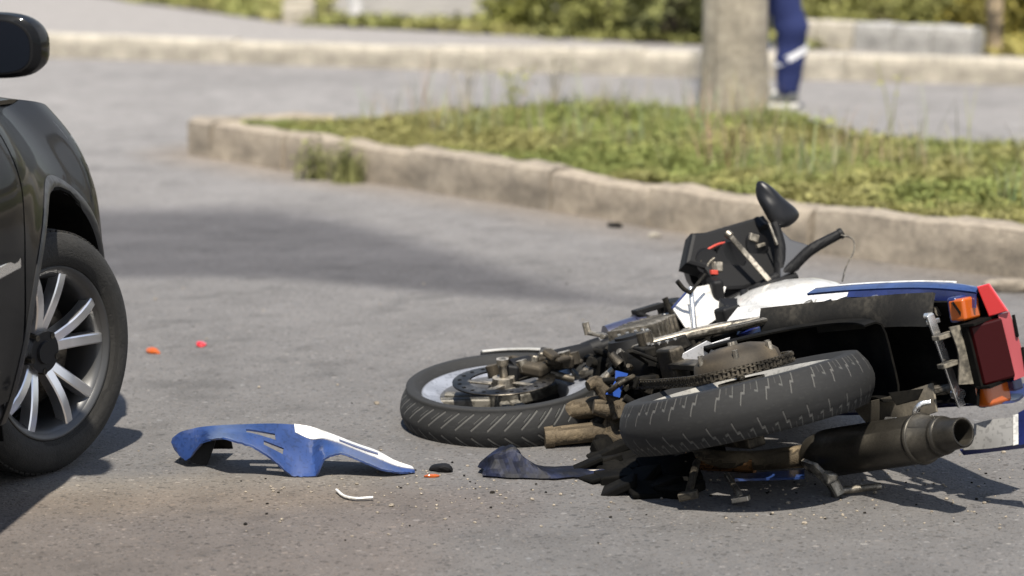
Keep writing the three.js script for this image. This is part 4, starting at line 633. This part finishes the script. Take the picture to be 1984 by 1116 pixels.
for (const s of [1, -1]) {
  part('fender', flank(-.448, .86, u => u > .42 ? .20 : .30, u => hoodH(u), 64, 44, s, [0]), paint, car);
  const door = part('door', flank(-1.5, -.46, sillH, topH, 40, 30, s), paint, car);
  part('side_moulding', [box(-.985, .658, s * .953, 1.0, .035, .014, 0, s * .02, 0, .006)], mat.silver, door);
  part('door_handle', box(-1.35, .86, s * .94, .2, .03, .03, 0, 0, 0, .012), paint, door);
  part('door', flank(-2.45, -1.508, sillH, topH, 30, 24, s, [-2.7]), paint, car);
  part('rear_wing', flank(-3.45, -2.458, u => .28, topH, 44, 36, s, [-2.7]), paint, car);
  part('sill', box(-1.3, .29, s * .84, 1.75, .1, .08, 0, 0, 0, .03), trim, car);
  const rows = [-.62, -.95, -1.5, -2.2, -2.9].map((u, i) => [[u, 1.03, s * .85], [u - [.0, .12, .05, 0, -.1][i], [1.04, 1.25, 1.28, 1.26, 1.15][i], s * [.85, .77, .75, .75, .77][i]], [u - [.02, .35, .1, 0, -.2][i], [1.05, 1.43, 1.48, 1.46, 1.3][i], s * [.84, .64, .62, .62, .66][i]]]);
  part('side_window', shell(rows, .006, 20, 8), MP({ color: C(.02, .022, .024), roughness: .05, clearcoat: 1 }), car);
  part('window_trim', tube([[-.60, 1.035, s * .862], [-1.5, 1.038, s * .868], [-2.4, 1.036, s * .862], [-3.0, 1.04, s * .82]], .009, 8), mat.black, car);
  // wheel arch liner
  part('wheel_arch_liner', [[0], [-2.7]].map(([a]) => shell(Array.from({ length: 15 }, (_, i) => { const q = -.35 + i / 14 * 3.84; return [[a + Math.cos(q) * .438, .33 + Math.sin(q) * .438, s * .86], [a + Math.cos(q) * .44, .33 + Math.sin(q) * .44, s * .7], [a + Math.cos(q) * .40, .33 + Math.sin(q) * .40, s * .5]]; }), .008, 20, 6)), mat.under, car);
  part('arch_trim', shell(Array.from({ length: 25 }, (_, i) => { const q = -.2 + i / 24 * 3.55; return [.434, .450, .470].map((R, j) => { const u = Math.cos(q) * R, h = .33 + Math.sin(q) * R; return [u, h, s * (wid(u, h) + [.002, .009, .004][j])]; }); }), .008, 60, 6), trim, car);
}
part('bonnet', shell([-.55, -.1, .3, .65, .9].map((u, i) => [-1, -.6, 0, .6, 1].map(k => [u, [1.03, 1.035, 1.01, .93, .80][i] - .05 * k * k * (1 - .3 * i / 4), k * [.70, .69, .67, .60, .48][i]])), .012, 20, 16), paint, car);
part('windscreen', shell([[-.55, 1.02, .72], [-.9, 1.25, .68], [-1.3, 1.45, .58]].map(([u, h, w]) => [-1, -.5, 0, .5, 1].map(k => [u + .1 * (1 - k * k), h, k * w])), .006, 10, 12), MP({ color: C(.02, .022, .024), roughness: .05, clearcoat: 1 }), car);
part('roof', shell([[-1.3, 1.45, .6], [-1.7, 1.5, .62], [-2.3, 1.5, .62], [-2.9, 1.42, .6]].map(([u, h, w]) => [-1, -.5, 0, .5, 1].map(k => [u, h - .03 * k * k, k * w])), .012, 14, 12), paint, car);
part('tailgate', shell([[-2.9, 1.42, .6], [-3.25, 1.1, .72], [-3.45, .95, .76], [-3.48, .5, .78], [-3.4, .28, .74]].map(([u, h, w]) => [-1, -.5, 0, .5, 1].map(k => [u + .05 * k * k, h, k * w])), .012, 16, 12), paint, car);
part('front_bumper', shell([[.80, .2], [.86, .42], [.88, .6], [.86, .8]].map(([u, h]) => [-1, -.6, 0, .6, 1].map(k => [u - .12 * k * k * k * k - .05 * k * k, h, k * .6])), .014, 12, 16), trim, car);
part('underbody', box(-1.3, .32, 0, 3.9, .14, 1.0, 0, 0, 0, .04), mat.under, car);
part('engine_bay', box(.25, .62, 0, 1.0, .55, 1.0, 0, 0, 0, .1), mat.under, car);
for (const s of [1, -1]) {
  const l = part('headlight', shell([.40, .48, .56, .64, .72].map((u, i) => [0, .33, .66, 1].map(t => { const h = [.90, .885, .87, .85, .83][i] - t * [.05, .11, .14, .13, .09][i]; return [u, h, s * (wid(u, h) + .004)]; })), .006, 14, 8), MP({ color: C(.10, .105, .115), roughness: .35, specularIntensity: .8 }), car);
}
// mirrors
for (const s of [1, -1]) {
  const mring = (u, k) => Array.from({ length: 40 }, (_, i) => { const a = i / 40 * 6.283, sn = Math.sin(a), cs = Math.cos(a), z = Math.sign(cs) * Math.pow(Math.abs(cs), .75), y = sn > 0 ? Math.pow(sn, .85) : -Math.pow(-sn, .62) * .95; return [u, 1.20 + .082 * k * y, s * (.935 + .128 * k * z)]; }), hs = loft([[-.61, .84], [-.60, .97], [-.57, 1.0], [-.53, .95], [-.48, .75], [-.45, .4]].map(a => mring(...a)));
  const m = part('side_mirror', hs, paint, car, s > 0 ? 'black side mirror housing with dark glass' : undefined);
  part('mirror_glass', loft([mring(-.609, .79), mring(-.613, .785)]), MP({ color: C(.05, .055, .07), roughness: .08, metalness: 1 }), m);
  part('mirror_rim', loft([mring(-.606, .86), mring(-.6115, .83)]), mat.black, m);
  part('mirror_arm', tube([[-.52, 1.02, s * .83], [-.53, 1.07, s * .85], [-.53, 1.14, s * .88]], [.03, .025, .03], 14), mat.black, m);
}
// wheels
const alloy = M({ color: C(.88, .88, .89), roughness: .3, metalness: .95 }), alloyDark = M({ color: C(.10, .10, .10), roughness: .4, metalness: .8 });
const carTyre = M({ color: C(.026, .025, .023), roughness: .86, map: dustMap, bumpMap: fineBump, bumpScale: .002 });
function carWheel(u, s, steer) {
  // built with axis z, outer face at +z
  const Q = new THREE.Matrix4().makeRotationY(s > 0 ? steer : steer + Math.PI).setPosition(u, .33, s * .775), A = g => [].concat(g).map(q => q.applyMatrix4(Q));
  const rimP = [[.20, -.09], [.215, -.10], [.226, -.095], [.20, -.06], [.195, .04], [.205, .075], [.216, .088], [.230, .098], [.236, .100], [.238, .094], [.226, .078], [.228, -.09]];
  const w = part('wheel', A(lathe(rimP, 80)), alloyDark, car);
  part('rim_lip', A(lathe([[.218, .0885], [.230, .0985], [.2355, .1005], [.2335, .103], [.2275, .101], [.216, .0915], [.218, .0885]], 80)), M({ color: C(.09, .09, .09), roughness: .4, metalness: .7 }), w);
  const h = [[.232, .082], [.236, .102], [.262, .116], [.292, .114], [.313, .103], [.324, .09], [.328, .06], [.330, 0]];
  const tread = [lathe(resample([...h.map(p => [p[0], -p[1]]), ...h.slice(0, -1).reverse()], 36), 120)];
  part('tyre', A(tread), carTyre, w);
  const bl = []; for (let k = 0; k < 90; k++) { const a = k / 90 * 6.283; for (const z of [-.068, .068]) bl.push(box(Math.cos(a) * .327, Math.sin(a) * .327, z, .006, .017, .03, 0, 0, a, .001)); }
  for (const z of [-.035, 0, .035]) bl.push(lathe([[.329, z - .012], [.3325, z - .011], [.3325, z + .011], [.329, z + .012]], 100)); part('tread_blocks', A(bl), carTyre, w);
  const sp = []; for (let k = 0; k < 5; k++) { const a = k / 5 * 6.283 + .28; for (const d of [-1, 1]) { const c0 = a + d * .16, c1 = a + d * .235, c2 = a + d * .27; const at = (c, r, z) => [Math.cos(c) * r, Math.sin(c) * r, z]; const rows = [];
      for (let i = 0; i <= 6; i++) { const t = i / 6, r = .05 + .166 * t, c = a + d * (.16 + .10 * t), wd = .0155 - .001 * t, z = .055 + .030 * Math.sin(t * 1.9) + .006 * t, tx = -Math.sin(c), ty = Math.cos(c), p = at(c, r, 0); rows.push([[p[0] - tx * wd * 1.15, p[1] - ty * wd * 1.15, z - .035], [p[0] - tx * wd, p[1] - ty * wd, z - .003], [p[0] - tx * wd * .75, p[1] - ty * wd * .75, z], [p[0] + tx * wd * .75, p[1] + ty * wd * .75, z], [p[0] + tx * wd, p[1] + ty * wd, z - .003], [p[0] + tx * wd * 1.15, p[1] + ty * wd * 1.15, z - .035]]); }
      part('spoke', A(loft(rows, true, .5)), alloy, w); } }
  part('hub_cap', A([cyl([0, 0, .02], [0, 0, .07], .062, .056, 32), cyl([0, 0, .07], [0, 0, .078], .032, .030, 28)]), M({ color: C(.03, .03, .032), roughness: .35, metalness: .5 }), w);
  const nuts = []; for (let k = 0; k < 5; k++) { const a = k / 5 * 6.283 + .9; nuts.push(cyl([Math.cos(a) * .052, Math.sin(a) * .052, .05], [Math.cos(a) * .052, Math.sin(a) * .052, .072], .010, .009, 6)); } part('wheel_nuts', A(nuts), mat.iron, w);
  part('brake_disc', A(lathe([[.07, .0], [.15, .0], [.15, .022], [.07, .022], [.07, .0]], 60)), M({ color: C(.28, .26, .24), roughness: .45, metalness: .8, map: grime }), w);
  part('brake_caliper', A(box(-.13, .06, .012, .06, .13, .06, 0, 0, -.4, .015)), mat.iron, w);
}
carWheel(0, 1, -.37); carWheel(0, -1, -.37); carWheel(-2.7, 1, 0); carWheel(-2.7, -1, 0);

// ------------------------------------------------------------------ broken blue fairing in front of the car
{
  const t = thing('broken_fairing', 'broken blue and white motorcycle fairing lying arched on the road between car and motorcycle', 'fairing', [-.6, 0, -6.8]);
  const P = [[[-.927, .076, -6.86], [-.93, .064, -6.86], [-.92, .041, -6.86]], [[-.902, .093, -6.86], [-.901, .064, -6.85], [-.886, .018, -6.83]], [[-.851, .104, -6.86], [-.845, .088, -6.83], [-.836, .076, -6.80]], [[-.791, .109, -6.86], [-.784, .107, -6.79], [-.773, .107, -6.72]], [[-.721, .112, -6.86], [-.707, .102, -6.79], [-.694, .083, -6.72]], [[-.651, .114, -6.86], [-.638, .079, -6.79], [-.639, .046, -6.72]], [[-.594, .111, -6.86], [-.582, .061, -6.79], [-.591, .004, -6.72]], [[-.552, .104, -6.86], [-.541, .047, -6.79], [-.526, .003, -6.72]], [[-.517, .092, -6.86], [-.505, .073, -6.79], [-.503, .05, -6.72]], [[-.475, .076, -6.86], [-.463, .069, -6.79], [-.459, .065, -6.72]], [[-.426, .056, -6.86], [-.416, .053, -6.79], [-.408, .046, -6.72]], [[-.37, .036, -6.86], [-.359, .031, -6.79], [-.342, .019, -6.72]], [[-.318, .024, -6.80], [-.309, .016, -6.77], [-.294, .007, -6.74]], [[-.271, .012, -6.78], [-.265, .008, -6.77], [-.262, .005, -6.76]]].map(r => r.map(p => [p[0] + .6, p[1], p[2] + 6.8]));
  const slot = (fi, fj, p) => { const i = fi * 13; return (fj > .27 && fj < .42 && i > 3.75 && i < 4.95) || (fj > .56 && fj < .71 && i > 4.45 && i < 5.3); };
  const fine = (() => { const nu = 104, nv = 36, c = refine(P, nu, nv); return c.map((r, i) => r.map((p, j) => { const k = i / nu * (P.length - 1), a = Math.min(Math.floor(k), P.length - 2), t = k - a, q = j / nv * 2, b = Math.min(Math.floor(q), 1), w = q - b; return p.map((v, d) => { const L = (P[a][b][d] * (1 - t) + P[a + 1][b][d] * t) * (1 - w) + (P[a][b + 1][d] * (1 - t) + P[a + 1][b + 1][d] * t) * w, cu = (j2 => cr(...[-1, 0, 1, 2].map(m => { const R = P[Math.min(Math.max(a + m, 0), P.length - 1)]; return R[b][d] * (1 - w) + R[b + 1][d] * w; }), t))(0); return .45 * L + .55 * cu + (d === 1 && j === nv ? .0035 * (vnoise(i * .9, 3) - .3) : 0); }); })); })();
  part('blue_shell', shell(fine, .005, 0, 0, slot), mat.blue, t);
  const lift = (p, d = .0035) => [p[0], p[1] + d, p[2] + d * .4], mixp = (a, b, k) => a.map((v, i) => v + (b[i] - v) * k);
  const wb = P.slice(6).map((r, i) => { const k = Math.min(1, i / 5); return [lift(r[0]), lift(mixp(r[0], r[1], .2 + .4 * k)), lift(mixp(r[0], r[1], .35 + .65 * k))]; });
  part('white_band', shell(wb, .003, 36, 6), mat.white, t, 'white upper band of the broken fairing');
  part('inner_face', shell(P.slice(0, 4).map(r => [[r[0][0], r[0][1] - .004, r[0][2] - .004], [r[0][0] + .01, r[0][1] * .7, r[0][2] - .07], [r[0][0] + .015, .006 + r[0][1] * .1, r[0][2] - .12]]), .005, 30, 8), mat.blackDusty, t);
  part('end_flange', [shell([[[-.285, .085, -.055], [-.28, .05, -.045], [-.275, .012, -.04]], [[-.25, .09, -.06], [-.24, .05, -.05], [-.248, .004, -.042]], [[-.205, .088, -.06], [-.214, .05, -.05], [-.232, .004, -.045]]], .006, 8, 6)], mat.black, t);
  part('decal', [shell([[lift(mixp(P[9][0], P[9][1], .45), .0065), lift(mixp(P[10][0], P[10][1], .45), .0065), lift(mixp(P[11][0], P[11][1], .4), .0065)], [lift(mixp(P[9][0], P[9][1], .62), .0065), lift(mixp(P[10][0], P[10][1], .72), .0065), lift(mixp(P[11][0], P[11][1], .6), .0065)]], .002, 3, 8)], mat.navy, t);
}
// dark fragment under the front wheel
{
  const t = thing('fairing_fragment', 'dark crumpled plastic fragment on the road under the front wheel of the motorcycle', 'fragment', [0, 0, -6.72]);
  const R = [[[-.084, .016, -6.77], [-.078, .004, -6.72]], [[-.065, .049, -6.76], [-.051, .004, -6.71]], [[-.024, .073, -6.75], [-.003, .004, -6.7]], [[.011, .071, -6.75], [.046, .004, -6.7]], [[.032, .041, -6.74], [.094, .004, -6.69]], [[.067, .02, -6.75], [.149, .004, -6.7]], [[.15, .012, -6.76], [.218, .004, -6.71]], [[.276, .008, -6.77], [.288, .004, -6.72]]].map(r => [[r[0][0], Math.max(.004, r[0][1] - .02), -.10], [r[0][0], r[0][1], r[0][2] + 6.72], [(r[0][0] + r[1][0]) / 2, (r[0][1] + r[1][1]) / 2 + .006, (r[0][2] + r[1][2]) / 2 + 6.72], [r[1][0], r[1][1], r[1][2] + 6.72]]);
  part('shell', shell(R, .006, 30, 10), MP({ color: C(.010, .015, .045), roughness: .6, specularIntensity: .5, map: grime }), t);
  { const m = t.children.at(-1), p = m.geometry.attributes.position; for (let i = 0; i < p.count; i++) { const x = p.getX(i), y = p.getY(i), z = p.getZ(i); p.setXYZ(i, x + .016 * (vnoise(y * 40 + 7, z * 40 + 60) - .5), y > .012 ? y * (.82 + .36 * vnoise(x * 38 + 40, z * 30 + 50)) : y, z + .012 * (vnoise(x * 45 + 90, y * 45) - .5)); } m.geometry.computeVertexNormals(); }
  part('grey_edge', tube([[.12, .016, -.015], [.2, .012, -.02], [.28, .012, -.03]], .005, 8), mat.alu, t);
}
function shard(name, label, x, z, s, m, k = 1) {
  seed = Math.round((x + 9) * 7919 + (z + 20) * 104729) % 100000; const g = new THREE.IcosahedronGeometry(s, 2), p = g.attributes.position, o = rnd() * 50;
  for (let i = 0; i < p.count; i++) { const q = .65 + .7 * vnoise(p.getX(i) / s * 1.1 + o, p.getY(i) / s * 1.1 + p.getZ(i) / s * .9 + 9); p.setXYZ(i, p.getX(i) * q * 1.25 * k, Math.max(-s * .3, p.getY(i) * q * .6), p.getZ(i) * q * .8); }
  g.deleteAttribute('normal'); g.deleteAttribute('uv'); const o2 = new THREE.Mesh(boxUV(prep(toCreasedNormals(mergeVertices(g, 1e-4), .5))), m); o2.position.set(x, s * .27, z); o2.rotation.y = rnd() * 6; o2.name = numbered(name); o2.castShadow = o2.receiveShadow = true; tag(o2, label, 'debris'); scene.add(o2); return o2;
}
shard('plastic_shard', 'small black lump of debris between the blue fairing and the motorcycle', -.195, -6.79, .026, mat.black);
shard('plastic_shard', 'tiny orange shard beside the black lump of debris', -.215, -6.725, .011, mat.orange, 1.4);
shard('plastic_shard', 'small bright red shard on the road right of the car wheel', -1.045, -8.478, .022, mat.red);
shard('plastic_shard', 'small orange and white shard on the road nearest the car wheel', -1.186, -8.359, .019, mat.orange, 1.3);
shard('small_stone', 'pale pebble on the road left of the motorcycle front wheel', -.408, -7.602, .010, stoneMats[2]);
shard('small_stone', 'dark clod lying at the foot of the kerb above the motorcycle', .442, -11.032, .024, mat.blackDusty, 1.2);
shard('small_stone', 'pale stone at the foot of the kerb left of the motorcycle dash', .599, -10.753, .022, paleMats[1]);
shard('rubble_stone', 'pale broken chunk of concrete behind the motorcycle tail', 1.86, -9.50, .06, stoneMats[1], 1.2);
shard('rubble_stone', 'second chunk of broken concrete at the right edge behind the motorcycle tail', 2.0, -9.40, .05, earth, 1.3);
{ const o = part('plastic_strip', tube([[-.46, .008, -6.56], [-.435, .007, -6.50], [-.405, .007, -6.477], [-.36, .008, -6.482]], .0042, 8, 20), mat.white); o.name = 'plastic_strip'; tag(o, 'thin curved white plastic strip on the asphalt in the foreground', 'debris'); }
{ const g = [], g2 = []; seed = 5151; for (let k = 0; k < 520; k++) { let x = rr(-1.9, 2.2), z = rr(-10, -5.7); if (k < 420) { x = rr(-.7, 1.4); z = -6.6 + (rnd() + rnd() - 1) * .55; } const s = rr(.0015, .0055) * (rnd() > .93 ? 1.8 : 1), q = new THREE.IcosahedronGeometry(s, 0); q.scale(1, .6, .8); q.rotateY(rnd() * 6); q.translate(x, s * .35, z); (k % 5 ? g : g2).push(q); }
  const o = part('road_grit', g, stoneMats[1]); o.userData.kind = 'stuff'; tag(o, 'scattered fine grit and pale crumbs on the asphalt', 'grit'); const b = part('road_crumbs', g2, mat.blackDusty); b.userData.kind = 'stuff'; tag(b, 'scattered dark plastic crumbs on the asphalt', 'grit'); }

// ------------------------------------------------------------------ person walking behind the pole
{
  const t = thing('person', 'person in navy track trousers with a white leg band walking behind the concrete pole', 'person', [1.55, 0, -15.75]);
  const skin = M({ color: C(.42, .27, .20), roughness: .6 }), navyCloth = M({ color: C(.012, .022, .10), roughness: .85, bumpMap: fineBump, bumpScale: .002 }), shirt = M({ color: C(.35, .36, .38), roughness: .9, bumpMap: fineBump, bumpScale: .002 });
  // leg A is the one in view, leg B the leading one behind the pole; the person faces -x
  const hipA = [.02, .90, .09], knA = [.145, .49, .10], anA = [.125, .10, .10], hipB = [-.02, .90, -.09], knB = [-.06, .50, -.09], anB = [-.045, .10, -.09];
  const arms = [[.02, 1.40, .20], [.10, 1.13, .24], [.02, .90, .26]], armB = [[.0, 1.40, -.20], [-.10, 1.14, -.24], [-.26, .95, -.22]];
  const body = [[[0, 1.0, 0], .115, [0, 1.32, 0], .125], [[0, 1.38, -.13], .06, [0, 1.38, .13], .06], [[0, 1.40, 0], .055, [-.015, 1.52, 0], .05], [[-.02, 1.60, 0], .078, [-.015, 1.66, 0], .088], [[-.075, 1.57, 0], .035, [-.06, 1.62, 0], .05], [[-.098, 1.615, 0], .012, [-.112, 1.595, 0], .013], [[-.01, 1.62, .085], .015, [.005, 1.60, .085], .012], [[-.01, 1.62, -.085], .015, [.005, 1.60, -.085], .012]];
  for (const [h, k, a] of [[hipA, knA, anA], [hipB, knB, anB]]) body.push([h, .075, k, .05], [k, .05, a, .036]);
  for (const [s, e, w] of [arms, armB]) { body.push([s, .048, e, .038], [e, .038, w, .026]); const d = [w[0] - e[0], w[1] - e[1], 0], L = Math.hypot(d[0], d[1]), u = [d[0] / L, d[1] / L], pal = [w[0] + u[0] * .07, w[1] + u[1] * .07, w[2]]; body.push([w, .024, pal, .03]); [-.024, -.008, .008, .024].forEach((o, i) => { const b0 = [pal[0] + o, pal[1] - .01, pal[2]], b1 = [b0[0] + u[0] * .035, b0[1] + u[1] * .035, b0[2]], b2 = [b1[0] - .012, b1[1] - [.028, .034, .03, .022][i], b1[2]]; body.push([b0, .0095, b1, .009], [b1, .009, b2, .008]); }); body.push([[w[0] - .02, w[1] - .03, w[2]], .011, [w[0] - .045, w[1] - .07, w[2]], .009]); }
  const bm = part('body', mc(body, .014, .03), skin, t);
  part('hair', mc([[[.0, 1.70, 0], .085, [.02, 1.66, 0], .09], [[.045, 1.60, 0], .06, [.03, 1.66, 0], .08]], .010, .02), M({ color: C(.03, .02, .014), roughness: .8 }), bm);
  part('jacket', mc([[[0, .98, 0], .145, [0, 1.32, 0], .15], [[0, 1.37, -.14], .08, [0, 1.37, .14], .08], [[0, 1.42, 0], .075, [-.01, 1.46, 0], .066], ...[arms, armB].flatMap(([s, e, w]) => [[s, .068, e, .056], [e, .056, [w[0], w[1] + .03, w[2]], .044]])], .016, .04), shirt, bm);
  const tr = part('trousers', mc([[[0, .96, -.05], .12, [0, .96, .05], .12], [hipA, .12, knA, .092], [knA, .092, [.135, .30, .10], .080], [[.135, .30, .10], .080, [.128, .13, .10], .070], [[.15, .42, .10], .05, [.16, .2, .10], .045], [hipB, .115, knB, .082], [knB, .084, [-.045, .13, -.09], .066]], .012, .04), navyCloth, bm);
  { const p = tr.geometry.attributes.position, n = tr.geometry.attributes.normal; for (let i = 0; i < p.count; i++) { const y = p.getY(i), a = Math.atan2(p.getZ(i), p.getX(i)), d = .014 * (vnoise(y * 16 + a * 1.6, a * 2.2 + 20) - .5) + .008 * (vnoise(y * 40 + a * 5, a * 6 + 9) - .5); p.setXYZ(i, p.getX(i) + n.getX(i) * d, y, p.getZ(i) + n.getZ(i) * d); } }
  const band = []; for (let k = 0; k < 2; k++) { const rows = []; for (const y of [-.022, .022]) rows.push(Array.from({ length: 33 }, (_, i) => { const a = i / 32 * 6.283; return [(k ? -.05 : .143) + Math.cos(a) * .097, (k ? .33 : .325) + y + .05 * Math.cos(a), (k ? -.09 : .10) + Math.sin(a) * .0865]; })); band.push(shell(rows, .004, 2, 48)); }
  part('leg_band', band, M({ color: C(.75, .75, .76), roughness: .7 }), tr, 'slanting white stripe round the trouser leg');
  const upM = M({ color: C(.12, .125, .12), roughness: .8 }), solM = M({ color: C(.62, .60, .55), roughness: .8 });
  for (const [ax, az, yaw] of [[.115, .10, -.35], [-.06, -.09, -.1]]) {
    const R = new THREE.Matrix4().makeRotationY(yaw).setPosition(ax, 0, az), A = g => g.applyMatrix4(R);
    const s = part('shoe', A(mc([[[.035, .075, 0], .046, [-.03, .07, 0], .045], [[-.03, .062, 0], .044, [-.10, .05, 0], .040], [[-.10, .048, 0], .038, [-.155, .042, 0], .030], [[.02, .10, 0], .043, [.0, .125, 0], .042]], .007, .02)), upM, t);
    const out = [[.085, 0], [.075, .03], [.03, .04], [-.04, .042], [-.12, .046], [-.175, .03], [-.195, 0], [-.175, -.03], [-.12, -.042], [-.04, -.036], [.03, -.036], [.075, -.03]], cv = new THREE.CatmullRomCurve3(out.map(p => V(p[0], 0, p[1])), true).getSpacedPoints(40).slice(0, 40);
    part('sole', A(loft([[.004, .95], [.012, 1], [.030, 1], [.036, .93]].map(([y, k]) => cv.map(p => [p.x * k, y, p.z * k])))), solM, s);
    part('tongue', A(mc([[[-.02, .10, 0], .034, [-.06, .085, 0], .03]], .006, .01)), solM, s);
    part('toe_cap', A(mc([[[-.13, .046, -.006], .036, [-.16, .042, .004], .031]], .006, .01)), solM, s);
  }
}
renderer.render(scene, camera);
